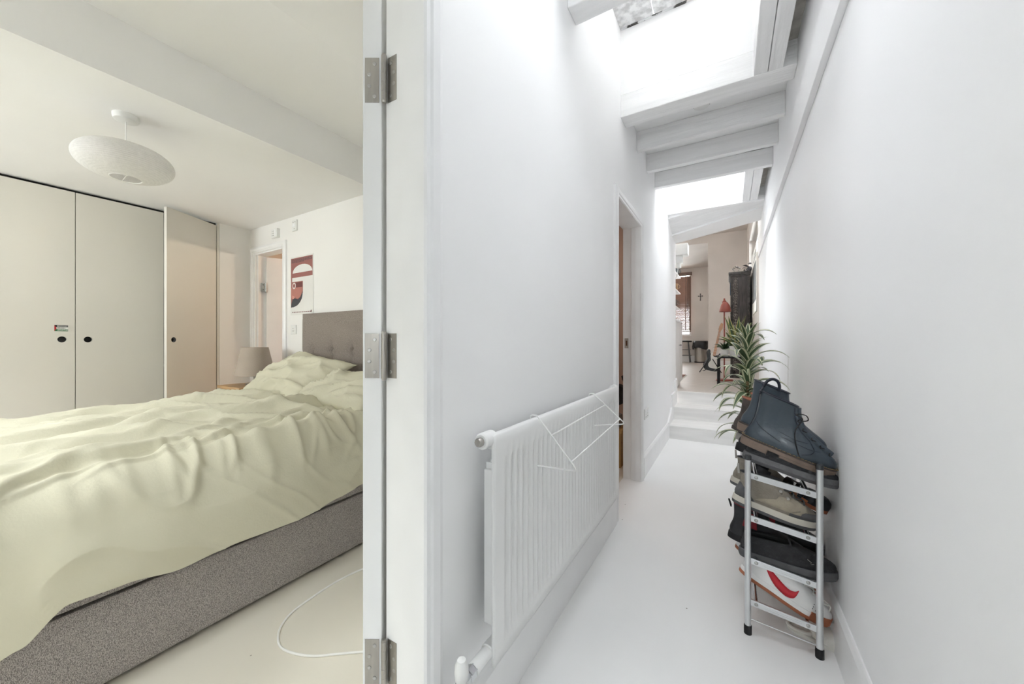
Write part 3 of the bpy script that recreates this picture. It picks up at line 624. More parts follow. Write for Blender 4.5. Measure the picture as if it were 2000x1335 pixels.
# ---- poster
pz0, pz1, px0, px1 = 1.335, 1.868, -3.487, -3.130
po = empty('poster', (px0, 1.869, pz0)); tag(po, 'art print of a stylised red face with white cap on bedroom wall', 'poster')
PW, PH = px1 - px0, pz1 - pz0
cols = {'paper_': (232, 230, 226), 'brick': (158, 104, 98), 'dusty': (184, 124, 113), 'maroon': (118, 68, 66), 'char': (72, 72, 78), 'pink': (214, 150, 138)}
for k, c_ in cols.items(): M['po_' + k] = mat('poster_' + k, c_, .7, var=.02)
obj('paper', MB().box(0, PW, -.003, -.0005, 0, PH), 'po_paper_', po)
def pshape(name, pts, m, lvl): return obj(name, MB().prism([(a * PW, (1 - b) * PH) for a, b in pts], -.003 - .0003 * (lvl + 1), -.003 - .0003 * lvl, 'Y'), 'po_' + m, po)
pshape('red_field', [(.02, .025), (.98, .025), (.98, .36), (.56, .36), (.56, .62), (.5, .74), (.36, .82), (.02, .87)], 'brick', 0)
dome = [(.10, .283)] + [(.535 - .435 * math.cos(R(a)), .283 - .136 * math.sin(R(a))) for a in range(15, 180, 15)] + [(.97, .283)]
pshape('white_dome', dome, 'paper_', 1)
pshape('white_bar', [(.08, .36), (.985, .36), (.985, .43), (.08, .43)], 'paper_', 1)
pshape('glasses', [(.24, .445), (.54, .445), (.54, .53), (.24, .53)], 'maroon', 1)
pshape('face', [(.02, .53), (.54, .53), (.53, .64), (.48, .70), (.30, .715), (.12, .67), (.02, .72)], 'dusty', 1)
pshape('beard', [(.54, .60), (.55, .66), (.52, .72), (.44, .785), (.32, .835), (.16, .862), (.03, .865), (.05, .80), (.10, .73), (.17, .68), (.22, .715), (.34, .735), (.44, .70), (.50, .65)], 'char', 2)
pshape('mouth', [(.08, .66), (.17, .675), (.20, .70), (.15, .725), (.08, .72)], 'pink', 3)
ring = lambda r: [(.167 + r * math.cos(R(a)), .497 + r * .675 * 1.1 * math.sin(R(a))) for a in range(0, 360, 20)]
pshape('eye_white', ring(.075), 'paper_', 2); pshape('eye', ring(.05), 'dusty', 3); pshape('pupil', ring(.025), 'maroon', 4)
tx = MB(); rnd = random.Random(3)
for ln, zz in enumerate((.045, .062, .079, .096)):
    x = .05
    while x < (.94 if ln < 3 else .6):
        l_ = rnd.uniform(.03, .10); tx.box(x * PW, min(x + l_, .96) * PW, -.0036, -.0033, (1 - zz - .008) * PH, (1 - zz) * PH); x += l_ + .015
obj('small_print', tx, 'po_char', po)
tx = MB(); x = .08
while x < .85:
    l_ = rnd.uniform(.03, .08); tx.box(x * PW, (x + l_) * PW, -.0036, -.0033, (1 - .958) * PH, (1 - .945) * PH); x += l_ + .02
tx.box(.90 * PW, .94 * PW, -.0036, -.0033, (1 - .965) * PH, (1 - .93) * PH)
obj('footer_print', tx, 'po_maroon', po)
# ---- wall fittings of the bedroom
def plate(name, x, z, w, h, label, cat, dots, y=1.87, thick=.010, rocker=None):
    r = empty(name, (x, y, z)); tag(r, label, cat)
    obj('plate', MB().box(-w/2, w/2, -thick, 0, -h/2, h/2), 'plastic', r, bevel=.003)
    if rocker: obj('rocker', MB().box(*rocker[:2], -thick - .004, -thick, *rocker[2:]), 'gloss', r, bevel=.001)
    for dx, dz, q in dots: obj('slot' if q < .004 else 'grille_dot', MB().cyl((dx, -thick - .0008, dz), q, .001, 'Y', 10), 'black_plastic', r)
    return r
p = at(541, 456, Y=1.868); plate('alarm_box', p.x, p.z, .105, .085, 'white plastic box with perforations above the corner doorway', 'alarm', [(-.03 + .015*i, -.02 + .02*j, .0028) for i in range(3) for j in range(3)], thick=.03, rocker=(.012, .04, -.03, .03))
p = at(577, 440, Y=1.868); plate('fan_switch', p.x, p.z, .075, .10, 'white switch plate high on the bedroom wall', 'switch', [(-.015, .03, .004), (.015, .03, .004), (0, -.03, .004)], thick=.014, rocker=(-.018, .018, -.015, .015))
p = at(574, 643, Y=1.868); plate('wall_socket', p.x, p.z, .086, .086, 'white electrical socket between doorway and headboard', 'socket', [(-.012, -.012, .0035), (.012, -.012, .0035), (0, .012, .0035)], rocker=(.018, .032, .012, .032))
# ---- white cable on the bedroom floor
cp = [at(x, y, Z=.004) for x, y in ((760, 1090), (708, 1110), (660, 1133), (610, 1165), (570, 1195), (549, 1222), (543, 1244), (549, 1263), (575, 1275), (615, 1280), (660, 1276), (708, 1272), (760, 1270))]
cpts = [catmull(cp, i / 90) for i in range(91)]
o_ = Vector((cp[6].x, cp[6].y, 0)); o = obj('power_cable', MB().tube([p - o_ for p in cpts], .0038, 8), 'cord', smooth=True, loc=o_); tag(o, 'white cable looping across the cream bedroom floor', 'cable')
# ---- bulb added to light the room behind the corner doorway
lr = empty('added_pendant_bulb', (-3.2, 3.1, 2.42)); tag(lr, 'bare warm bulb added to light the room behind the corner doorway', 'lamp')
obj('flex', MB().tube([(0, 0, 0), (0, 0, -.30)], .003), 'cord', lr); obj('bulb_holder', MB().cyl((0, 0, -.36), .02, .06), 'plastic', lr)
ld = bpy.data.lights.new('added_bulb_light', 'POINT'); ld.energy = 12; ld.color = (1, .78, .55); ld.shadow_soft_size = .035
lo = bpy.data.objects.new('added_bulb_light', ld); C.objects.link(lo); lo.parent = lr; lo.location = (0, 0, -.42)
lr2 = empty('added_pendant_bulb', (-1.5, 3.2, 2.42)); tag(lr2, 'bare warm bulb added to light the room past the radiator', 'lamp')  # second bulb, added to brighten the room past the radiator
obj('flex', MB().tube([(0, 0, 0), (0, 0, -.30)], .003), 'cord', lr2); obj('bulb_holder', MB().cyl((0, 0, -.36), .02, .06), 'plastic', lr2)
lo2 = bpy.data.objects.new('added_bulb_light', ld); C.objects.link(lo2); lo2.data = ld.copy(); lo2.data.energy = 3.5; lo2.data.color = (1, .92, .84); lo2.parent = lr2; lo2.location = (0, 0, -.42)

# ================================================================== CORRIDOR THINGS
# ---- radiator (local origin on the floor below its near end; +y along the corridor)
RXF, RY0, RY1, RZ0, RZ1 = -.518, .783, 1.990, .254, .854
ra = empty('radiator', (RXF, RY0, 0)); tag(ra, 'long white panel radiator mounted on the corridor wall', 'radiator')
L_ = RY1 - RY0
xs = MB(); NP = 34; prof2 = []
# front panel with pressed vertical flutes: a lofted grid
fl = (L_ - .09) / NP
ycut = [0, .012, .045]
for i in range(NP):
    b0 = .045 + i * fl
    ycut += [b0 + fl * .28, b0 + fl * .38, b0 + fl * .72, b0 + fl * .82]
ycut += [L_ - .045, L_ - .012, L_]
def depth(y, z):
    if y < .045 or y > L_ - .045 or z < RZ0 + .045 or z > RZ1 - .062: return 0
    f = ((y - .045) / fl) % 1
    return -.0085 if .33 < f < .77 else 0
zc = [RZ0, RZ0 + .03, RZ0 + .046, RZ0 + .060, RZ1 - .078, RZ1 - .063, RZ1 - .03, RZ1 - .008, RZ1]
nv = len(zc); vsr = []
for y in ycut:
    for k, z in enumerate(zc):
        d = depth(y, z) if 3 <= k <= 4 else 0
        if k == len(zc) - 1: d = -.010
        vsr.append((d, y, z))
g = MB().add(vsr, [(i*nv+j, (i+1)*nv+j, (i+1)*nv+j+1, i*nv+j+1) for i in range(len(ycut)-1) for j in range(nv-1)])
pn = obj('front_panel', g, 'rad', ra, smooth=True, angle=60)
so = pn.modifiers.new('sheet', 'SOLIDIFY'); so.thickness = .008; so.offset = -1
obj('rear_panel', MB().box(-.045, -.012, .018, L_ - .018, .344, .752), 'rad', ra, bevel=.003)
gr = MB()
for i in range(60): gr.box(-.045, -.012, .03 + i * (L_ - .06) / 59, .033 + i * (L_ - .06) / 59, .752, .768)
obj('convector_fins', gr, 'rad', ra)['kind'] = 'stuff'
for z in (.826, .290): obj('header_tube', MB().cyl((-.022, .015, z), .017, L_ - .03, 'Y', 18), 'rad', ra, smooth=True)
tp = obj('tapping', MB().lathe([(.017, -.028), (.021, -.024), (.021, .02)], 22, (-.022, 0, .838), 'Y'), 'rad', ra, smooth=True)
obj('blanking_plug', MB().lathe([(.001, -.042), (.009, -.042), (.0115, -.039), (.0115, -.028)], 12, (-.022, 0, .838), 'Y'), 'steel', tp, smooth=True)
tp = obj('tapping', MB().lathe([(.017, L_ + .02), (.021, L_ + .016), (.021, L_ - .02)], 22, (-.022, 0, .838), 'Y'), 'rad', ra, smooth=True)
for yy in (.22, L_ - .22): obj('bracket', MB().box(-.085, -.045, yy - .02, yy + .02, .38, .72), 'rad', ra)
vl = empty('valve', (-.022, -.03, .288), parent=ra)
obj('tail', MB().lathe([(.0155, -.012), (.0155, .05), (.019, .052), (.019, .075)], 20, (0, -.02, 0), 'Y'), 'rad', vl, smooth=True)
obj('union_nut', MB().lathe([(.012, -.052), (.016, -.050), (.016, -.030), (.012, -.028)], 6, (0, 0, 0), 'Y').cyl((0, -.034, 0), .0105, .03, 'Y', 16), 'chrome', vl)
obj('valve_body', MB().cyl((0, -.075, -.05), .0125, .062, 'Z', 18).cyl((0, -.085, 0), .012, .035, 'Y', 18).lathe([(.015, -.055), (.015, -.035)], 6, (0, -.075, 0)), 'chrome', vl, smooth=True)
obj('cap', MB().lathe([(.001, .060), (.010, .058), (.0155, .045), (.017, .028), (.0155, .012), (.012, .008)], 22, (0, -.075, 0)), 'plastic', vl, smooth=True)
obj('drain_nose', MB().tube([(0, -.080, -.018), (.0, -.105, -.03), (.0, -.125, -.05)], .0085, 12).lathe([(.011, -.013), (.011, .013)], 6, (0, -.118, -.04), 'Y'), 'chrome', vl, smooth=True)
obj('pipe', MB().cyl((0, -.075, -.288), .0075, .24, 'Z', 14), 'rad', vl, smooth=True)
# ---- wire airer hooked over the radiator
ai = empty('radiator_airer', (RXF, 1.02, 0)); tag(ai, 'white wire clothes airer hooked over the radiator top', 'airer')
AW = .56
for yy in (0, AW):
    pts = [(-.021, yy, .845), (-.020, yy, .858), (-.013, yy, .8615), (.0025, yy, .861), (.010, yy, .853), (.128, yy, .722 + (.03 if yy else 0)), (.131, yy, .715 + (.03 if yy else 0)), (.126, yy, .7105 + (.03 if yy else 0)), (.0045, yy, .706 + (.015 if yy else 0))]
    obj('side_wire', MB().tube(pts, .0024, 8), 'plastic', ai, smooth=True)
for f0 in (.36, .90):
    z0, z1 = .853 - f0 * .131, .853 - f0 * .101; x = .010 + f0 * .118
    obj('rail_wire', MB().tube([(x, 0, z0), (x, AW, z1)], .0024, 8), 'plastic', ai, smooth=True)
# ---- wall socket low on the corridor wall past the doorway
p = at(1261, 806, X=XL); r = empty('wall_socket', (XL, p.y, p.z)); tag(r, 'white socket low on the corridor wall past the doorway', 'socket')
obj('plate', MB().box(0, .010, -.073, .073, -.043, .043), 'plastic', r, bevel=.003)
for s in (-1, 1):
    obj('rocker', MB().box(.010, .013, s*.035-.007, s*.035+.007, .012, .03), 'gloss', r)
    for dy, dz in ((0, .0), (-.011, -.022), (.011, -.022)): obj('slot', MB().box(.0095, .0105, s*.035+dy-.002, s*.035+dy+.002, dz-.005, dz+.003), 'black_plastic', r)

# ---- shoe rack
SX0, SX1, SY0, SY1 = .059, .268, 1.632, 2.23
rk = empty('shoe_rack', (SX0, SY0, 0)); tag(rk, 'silver tube shoe rack with sloping tiers against the long wall', 'shoe rack')
W_, D_ = SX1 - SX0, SY1 - SY0
TIER = [(.592, .558), (.433, .402), (.2755, .246), (.121, .096)]
for y in (0, D_):
    for x in (0, W_):
        lg = obj('leg', MB().cyl((x, y, .018), .0105, .632, n=20), 'alu', rk, smooth=True)
        obj('end_cap', MB().lathe([(.0112, .650), (.0112, .664), (.0095, .667), (.001, .667)], 20, (x, y, 0)), 'black_plastic', lg, smooth=True)
        obj('rubber_foot', MB().lathe([(.0128, 0), (.0128, .03), (.011, .033)], 20, (x, y, 0)), 'black', lg, smooth=True)
    for zl, zr in TIER:
        rl = MB().hexa([(.006, y-.004, zl-.011), (W_-.006, y-.004, zr-.011), (W_-.006, y+.004, zr-.011), (.006, y+.004, zl-.011), (.006, y-.004, zl+.011), (W_-.006, y-.004, zr+.011), (W_-.006, y+.004, zr+.011), (.006, y+.004, zl+.011)])
        r_ = obj('rail', rl, 'alu', rk, bevel=.0015)
        gv = MB(); a, b = .05, W_ - .05
        za, zb = zl + (zr - zl) * a / W_, zl + (zr - zl) * b / W_
        for o_ in (-.003, .003): gv.hexa([(a, y-.0052, za+o_-.001), (b, y-.0052, zb+o_-.001), (b, y-.0035, zb+o_-.001), (a, y-.0035, za+o_-.001), (a, y-.0052, za+o_+.001), (b, y-.0052, zb+o_+.001), (b, y-.0035, zb+o_+.001), (a, y-.0035, za+o_+.001)])
        obj('pressed_ridge', gv, 'alu', r_)
        if y == 0:
            for bx in (.026, W_ - .032):
                bz = zl + (zr - zl) * bx / W_
                bo = obj('bolt', MB().lathe([(.0062, -.004), (.0062, -.0052), (.004, -.0072), (.001, -.0076)], 16, (bx, y, bz), 'Y'), 'screw', r_, smooth=True)
    obj('tie_rod', MB().tube([(0, y, .058), (W_, y, .038)], .0022, 8), 'alu', rk)
for zl, zr in TIER:
    for bx in (.026, W_ - .032):
        bz = zl + (zr - zl) * bx / W_
        obj('shelf_tube', MB().cyl((bx, .004, bz), .0065, D_ - .008, 'Y', 14), 'chrome', rk, smooth=True)

# ---- shoes.  local frame: +x to the toe, z up, origin under the heel
WID = [(0, .74), (.12, .80), (.33, .74), (.52, .88), (.70, 1.0), (.84, .95), (1.0, .8)]
def contour(L, xb, xf, b, z, zt=0, n=36, ex=2.35, asym=0):
    out = []; xm, a = (xb + xf) / 2, (xf - xb) / 2
    for k in range(n):
        th = 2 * math.pi * k / n; c_, s_ = math.cos(th), math.sin(th)
        x = xm + a * math.copysign(abs(c_) ** (2 / ex), c_); y = b * math.copysign(abs(s_) ** (2 / ex), s_)
        y *= interp(WID, max(0, min(1, x / L))) + asym * y
        y += asym * .02 * (x / L) ** 2
        out.append((x, y, z + zt * (x - xm)))
    return out
def shoe(name, label, group, L, levels, tilt, mats, sole, loc, pitch, yaw=0, roll=0, lining=True, toe_cap=None):
    """levels: (z, back x, front x, half width); the last one is the opening.  sole: rows of (z, grow, colour key) """
    root = empty(name, loc, (R(roll), R(pitch), R(yaw))); tag(root, label, 'shoe', group)
    root.rotation_mode = 'XYZ'
    rings = []; nl = len(levels)
    for i, (z, xb, xf, b) in enumerate(levels):
        rings.append(contour(L, xb, xf, b, z, tilt * (i / (nl - 1)) ** 2))
    up = obj('upper', MB().loft(rings, False), mats['upper'], root, smooth=True, angle=180)
    sub = up.modifiers.new('smooth', 'SUBSURF'); sub.levels = 1; sub.render_levels = 1
    if lining:
        z, xb, xf, b = levels[-1]; inn = []
        for dz, gr_ in ((.001, -.001), (.002, .004), (-.006, .006), (-.05, .010), (-.075, .014)):
            inn.append(contour(L, xb + gr_, xf - gr_, b - gr_ * .9, z + dz, tilt))
        ln = MB().loft(inn, False); k = len(ln.v) - 36; ln.f.append(tuple(range(k, k + 36)))
        obj('lining', ln, mats.get('lining', 'black'), root, smooth=True, angle=180)
    for nm, z0, z1, g0, g1, m, x0, x1 in sole:
        bq = levels[0][3]
        rr = [contour(L, levels[0][1] - g0, levels[0][2] + g0, bq + g0, z0), contour(L, levels[0][1] - g1, levels[0][2] + g1, bq + g1, z1)]
        if x0 is not None or x1 is not None:
            lo_, hi_ = (x0 if x0 is not None else -1), (x1 if x1 is not None else 9)
            rr = [[(max(lo_, min(hi_, p[0])), p[1], p[2]) for p in r] for r in rr]
        obj(nm, MB().loft(rr), m, root, smooth=True, angle=50, bevel=.0015)
    root['_levels'] = 0; del root['_levels']
    return root
def instep(levels, tilt, i, f=0):
    nl = len(levels); z, xb, xf, b = levels[i]; return Vector((xf, 0, z + tilt * (i / (nl-1)) ** 2 * (xf - (xb + xf) / 2)))
def laces(root, levels, tilt, idx, m, half=.017, r=.0018, cross=True):
    P = [instep(levels, tilt, i) for i in idx]
    for a, b in zip(P, P[1:]):
        for s in ((1, -1) if cross else (1,)):
            q = [(a.x - .012, s * half, a.z + .004), ((a.x + b.x) / 2 + .003, 0, (a.z + b.z) / 2 + .009), (b.x - .012, -s * half if cross else s * -half, b.z + .004)]
            obj('lace', MB().tube([catmull([Vector(t) for t in q], k / 8) for k in range(9)], r, 6), m, root, smooth=True)
def loop(root, name, x, z, h, w, m, r=.003, lean=0):
    obj(name, MB().tube([(x - lean * math.sin(R(a)) * 1.0, -w * math.cos(R(a)), z + h * math.sin(R(a))) for a in range(0, 181, 15)], r, 8), m, root, smooth=True)
M['boot'] = mat('dark_slate_blue_leather', (66, 77, 87), .30, var=.10, vscale=9, bump=.25, bscale=10, coat=.15)
M['boot_sole'] = mat('brown_translucent_sole', (128, 110, 98), .55, var=.1, vscale=20, bump=.3, bscale=60)
M['welt'] = mat('dark_welt', (70, 62, 58), .6, var=.1)
M['stitch'] = mat('yellow_thread', (168, 144, 98), .7, var=.1, vscale=200)
M['navy_edge'] = mat('navy_leather_edge', (38, 43, 56), .4, var=.06)
M['brown_boot'] = mat('worn_brown_grey_leather', (98, 88, 82), .5, var=.3, vscale=14, col2=(52, 46, 44), bump=.4, bscale=25)
M['tan'] = mat('tan_leather_edge', (178, 112, 84), .6, var=.1)
M['charcoal'] = mat('charcoal_shoe_fabric', (64, 65, 68), .8, var=.1, vscale=60, bump=.3, bscale=160)
M['grey_sole'] = mat('grey_rubber_sole', (112, 112, 114), .75, var=.14, vscale=25, bump=.5, bscale=50)
M['pale_sole'] = mat('pale_grey_sole', (176, 172, 166), .6, var=.08)
M['taupe'] = mat('taupe_suede', (152, 144, 132), .9, var=.10, vscale=30, bump=.3, bscale=150)
M['taupe_dark'] = mat('grey_rubber_rand', (98, 98, 100), .7, var=.08, vscale=40)
M['sand'] = mat('sand_suede', (176, 166, 148), .9, var=.08, vscale=30, bump=.3, bscale=150)
M['cream_sole'] = mat('cream_midsole', (212, 206, 194), .6, var=.05)
M['black_leather'] = mat('black_leather', (48, 48, 51), .45, var=.15, vscale=20, bump=.3, bscale=40)
M['black_suede'] = mat('black_suede', (58, 58, 60), .9, var=.14, vscale=40, bump=.4, bscale=180)
M['insole'] = mat('orange_tan_insole', (214, 138, 92), .6, var=.06)
M['red_lining'] = mat('dark_red_lining', (150, 50, 58), .8, var=.1)
M['white_leather'] = mat('white_leather', (238, 237, 236), .45, var=.02, vscale=20, bump=.15, bscale=60)
M['gum'] = mat('gum_rubber', (172, 104, 74), .6, var=.08)
M['swoosh'] = mat('red_swoosh', (196, 34, 48), .45, var=.03)
M['white_cloth'] = mat('white_cotton', (233, 231, 224), .9, var=.03, bump=.3, bscale=120)

BOOT = [(.030, .004, .290, .049), (.044, .002, .293, .051), (.058, .003, .288, .049), (.072, .008, .268, .046), (.086, .012, .236, .042), (.102, .015, .206, .039), (.122, .014, .172, .037), (.148, .011, .148, .038), (.174, .006, .134, .040), (.198, .001, .126, .042), (.206, .000, .125, .042)]
def lace_boot(loc, pitch, label, full=True, yaw=0):
    b = shoe('ankle_boot', label, 'pair of slate blue lace-up boots', .295, BOOT, -.10, {'upper': 'boot', 'lining': 'navy_edge'},
             [('outsole', .012, .026, .006, .007, 'boot_sole', None, None), ('heel_block', -.004, .014, .003, .006, 'boot_sole', None, .085), ('forefoot_tread', .002, .014, .002, .005, 'boot_sole', .125, None), ('welt', .026, .032, .008, .007, 'welt', None, None)], loc, pitch, yaw)
    rim = contour(.295, -.001, .126, .043, .2065, -.10)
    obj('collar_binding', MB().tube(rim, .0026, 8, closed=True), 'navy_edge', b, smooth=True)
    if full: loop(b, 'pull_loop', .002, .200, .026, .010, 'navy_edge', .0036)
    else: obj('pull_loop', MB().tube([(.060 - .026 * math.cos(R(a)), -.034, .198 + .040 * math.sin(R(a))) for a in range(0, 181, 12)], .0055, 8), 'navy_edge', b, smooth=True)
    if full:
        sc = contour(.295, -.004 - .001, .290 + .0085, .049 + .008, .0325, n=90)
        stt = MB()
        for k in range(0, 90):
            p, q = Vector(sc[k]), Vector(sc[(k+1) % 90])
            stt.tube([p.lerp(q, .12), p.lerp(q, .5) + Vector((0, 0, .0006)), p.lerp(q, .78)], .0009, 5)
        obj('stitching', stt, 'stitch', b)['kind'] = 'stuff'
        # back stay seam, facing edge, eyelets, laces
        obj('back_stay', MB().tube([(.000, -.012, .04), (.009, -.0115, .08), (.011, -.011, .11), (.007, -.012, .15), (-.002, -.013, .205)], .0018, 6), 'navy_edge', b, smooth=True)
        side = [contour(.295, xb, xf, w, z, -.10 * (i/10) ** 2) for i, (z, xb, xf, w) in enumerate(BOOT)]
        def sidept(i, th):
            r_ = side[i]; k = int(round((th % 360) / 10)) % 36; return Vector(r_[k])
        quarter = [sidept(i, th) + Vector((0, -.0012, 0)) for i, th in ((9, 320), (8, 320), (7, 320), (6, 320), (5, 318), (4, 310), (3, 300), (2, 290), (1, 280))]
        obj('quarter_seam', MB().tube([catmull(quarter, k / 24) for k in range(25)], .0013, 6), 'navy_edge', b, smooth=True)
        heelseam = [sidept(i, th) + Vector((0, -.001, 0)) for i, th in ((5, 190), (4, 215), (3, 240), (2, 262))]
        obj('heel_seam', MB().tube([catmull(heelseam, k / 16) for k in range(17)], .0012, 6), 'navy_edge', b, smooth=True)
        toes = [sidept(i, th) + Vector((0, -.001, .0005)) for i, th in ((3, 318), (2, 312), (1, 306))]
        for i in range(3, 10):
            e = sidept(i, 338 if i > 4 else 336)
            if i != 9: obj('eyelet', MB().lathe([(.0032, -.0015), (.0032, .0012), (.0014, .0014)], 12, (e.x - .004, e.y - .0005, e.z), 'Y'), 'black', b)
        laces(b, BOOT, -.10, [3, 4, 5, 6, 7, 8], 'black', .019, .0021)
        tip = instep(BOOT, -.10, 8)
        obj('lace', MB().tube([catmull([tip + Vector((-.012, -.02, .0)), tip + Vector((.012, -.028, -.006)), tip + Vector((.004, -.040, -.05)), tip + Vector((.016, -.047, -.09)), tip + Vector((.042, -.052, -.135))], k / 20) for k in range(21)], .0021, 6), 'black', b, smooth=True)
        obj('lace', MB().tube([catmull([tip + Vector((-.006, -.012, .004)), tip + Vector((.018, -.018, .010)), tip + Vector((.030, -.016, -.004)), tip + Vector((.016, -.012, -.014)), tip + Vector((0, -.01, -.006))], k / 16) for k in range(17)], .0019, 6), 'black', b, smooth=True)
        obj('tongue', MB().tube([catmull([instep(BOOT, -.1, i) + Vector((-.004, 0, .002)) for i in (3, 4, 5, 6, 7, 8, 9)], k / 18) for k in range(19)], [.014] * 19, 10), 'boot', b, smooth=True)
        cre = MB()
        for kk, (i0, th0) in enumerate(((4, 285), (3, 290))):
            q = [sidept(i0, th0 - 26) + Vector((0, -.0006, .006)), sidept(i0, th0) + Vector((0, -.0004, 0)), sidept(i0, th0 + 16) + Vector((0, -.0006, .004))]
            cre.tube([catmull(q, k / 8) for k in range(9)], .0008, 5)
        obj('crease_line', cre, 'navy_edge', b)
    return b
NY = 1.700
lace_boot((.036, NY, .702), 18.5, 'slate blue lace-up leather boot with brown sole, nearest on top of the rack')
lace_boot((.026, NY + .108, .732), 17, 'slate blue leather boot with a tall pull loop, behind its mate', False)
# worn brown ankle boot behind
SL = [(.020, .004, .262, .045), (.034, .002, .265, .046), (.050, .004, .258, .044), (.066, .010, .220, .041), (.084, .014, .180, .038), (.105, .012, .150, .038), (.130, .008, .138, .041), (.150, .004, .134, .043)]
b = shoe('ankle_boot', 'worn brown-grey ankle boot with tan collar behind the blue boots', 'shoes on top of the rack', .265, SL, -.06, {'upper': 'brown_boot', 'lining': 'tan'}, [('outsole', .004, .020, .003, .004, 'welt', None, None)], (.004, NY + .225, .700), 16)
obj('collar_edge', MB().tube(contour(.265, .003, .135, .044, .151, -.06), .0035, 8, closed=True), 'tan', b, smooth=True)
b = shoe('ankle_boot', 'darker worn brown boot wedged between plant and blue boots', 'shoes on top of the rack', .265, SL, -.06, {'upper': 'brown_boot', 'lining': 'tan'}, [('outsole', .004, .020, .003, .004, 'welt', None, None)], (.045, NY + .325, .704), 14)
obj('collar_edge', MB().tube(contour(.265, .003, .135, .044, .151, -.06), .0035, 8, closed=True), 'tan', b, smooth=True)
# low trainers: generic levels
LOW = [(.030, .004, .288, .047), (.044, .002, .290, .048), (.056, .004, .278, .046), (.066, .008, .248, .043), (.076, .011, .212, .039), (.086, .012, .182, .036), (.096, .010, .158, .035), (.104, .008, .150, .036)]
def trainer(loc, pitch, label, group, up, sole_rows, ln='black', name='trainer', lev=LOW, tilt=.06, L=.292, lace=None, yaw=0):
    t = shoe(name, label, group, L, lev, tilt, {'upper': up, 'lining': ln}, sole_rows, loc, pitch, yaw)
    if lace: laces(t, lev, tilt, [2, 3, 4, 5, 6], lace, .018, .0022)
    return t
gs = [('midsole', .012, .032, .008, .006, 'grey_sole', None, None), ('outsole', .0, .014, .004, .009, 'taupe_dark', None, None)]
t = trainer((.044, NY + .005, .636), 13, 'charcoal trainer with thick grey sole squashed under the blue boot', 'shoes on top of the rack', 'charcoal', gs, lev=[(z * .72 + .008, a, b_, c_) for z, a, b_, c_ in LOW], tilt=0, lace='grey_sole')
t = trainer((.020, NY + .12, .638), 13, 'black trainer heel beside the charcoal one on the top tier', 'shoes on top of the rack', 'black_leather', [('midsole', .0, .030, .005, .005, 'black', None, None)], lev=[(z * .78 + .008, a, b_, c_) for z, a, b_, c_ in LOW], tilt=0)
t = trainer((.022, NY + .245, .655), 13, 'dark grey trainer with pale sole under the worn brown boot', 'shoes on top of the rack', 'charcoal', [('midsole', .0, .030, .006, .005, 'pale_sole', None, None)], lev=[(z * .62 + .012, a, b_, c_) for z, a, b_, c_ in LOW], tilt=0)
# hiking boot
HK = [(.032, .006, .262, .045), (.046, .003, .266, .047), (.060, .005, .258, .046), (.074, .010, .226, .043), (.088, .013, .190, .040), (.104, .012, .160, .038), (.120, .008, .142, .038), (.132, .004, .136, .039)]
def hiker(loc, pitch, label, full=True):
    h = shoe('hiking_boot', label, 'taupe hiking boots on the second tier', .268, HK, .10, {'upper': 'taupe', 'lining': 'taupe_dark'},
             [('midsole', .012, .034, .007, .005, 'cream_sole', None, None), ('outsole', 0, .014, .004, .007, 'taupe_dark', None, None)], loc, pitch)
    loop(h, 'pull_loop', .002, .118, .030, .010, 'pale_sole', .004, .008)
    if full:
        side = [contour(.268, xb - .0016, xf + .0016, w + .0016, z, .10 * (i/7) ** 2) for i, (z, xb, xf, w) in enumerate(HK)]
        def patch(name, rows_, m):
            g_ = MB(); n0 = 11
            def on(i, k): a = int(math.floor(k)); f = k - a; return Vector(side[i][a % 36]).lerp(Vector(side[i][(a + 1) % 36]), f)
            rr = [[on(i, k0 + (k1 - k0) * q / (n0 - 1)) for q in range(n0)] for i, k0, k1 in rows_]
            g_.add([p for r in rr for p in r], [(i*n0+j, i*n0+j+1, (i+1)*n0+j+1, (i+1)*n0+j) for i in range(len(rr)-1) for j in range(n0-1)])
            o = obj(name, g_, m, h, smooth=True, angle=180); s_ = o.modifiers.new('t', 'SOLIDIFY'); s_.thickness = .0012; s_.offset = 1
        patch('toe_cap', [(0, 28.5, 43.5), (1, 28.5, 43.5), (2, 30, 42)], 'taupe_dark')
        patch('heel_rand', [(0, 17, 24.5), (1, 17, 24), (2, 17, 23), (3, 17, 22), (4, 17, 20)], 'taupe_dark')
        patch('side_overlay', [(1, 24, 30), (2, 25.5, 31.5), (3, 27.5, 34), (4, 29, 34)], 'sand')
        laces(h, HK, .10, [3, 4, 5, 6], 'taupe_dark', .020, .0022)
        for i in (4, 5, 6): 
            e = Vector(side[i][31]); obj('hook', MB().lathe([(.0045, -.006), (.006, -.002), (.004, .003)], 12, (e.x, e.y, e.z), 'Y'), 'pale_sole', h, smooth=True)
    return h
hiker((.006, NY, .462), 11.5, 'taupe suede hiking boot with grey toe cap on the second tier')
hiker((.000, NY + .225, .458), 11.5, 'rear taupe hiking boot whose heel peeps out on the second tier', False)
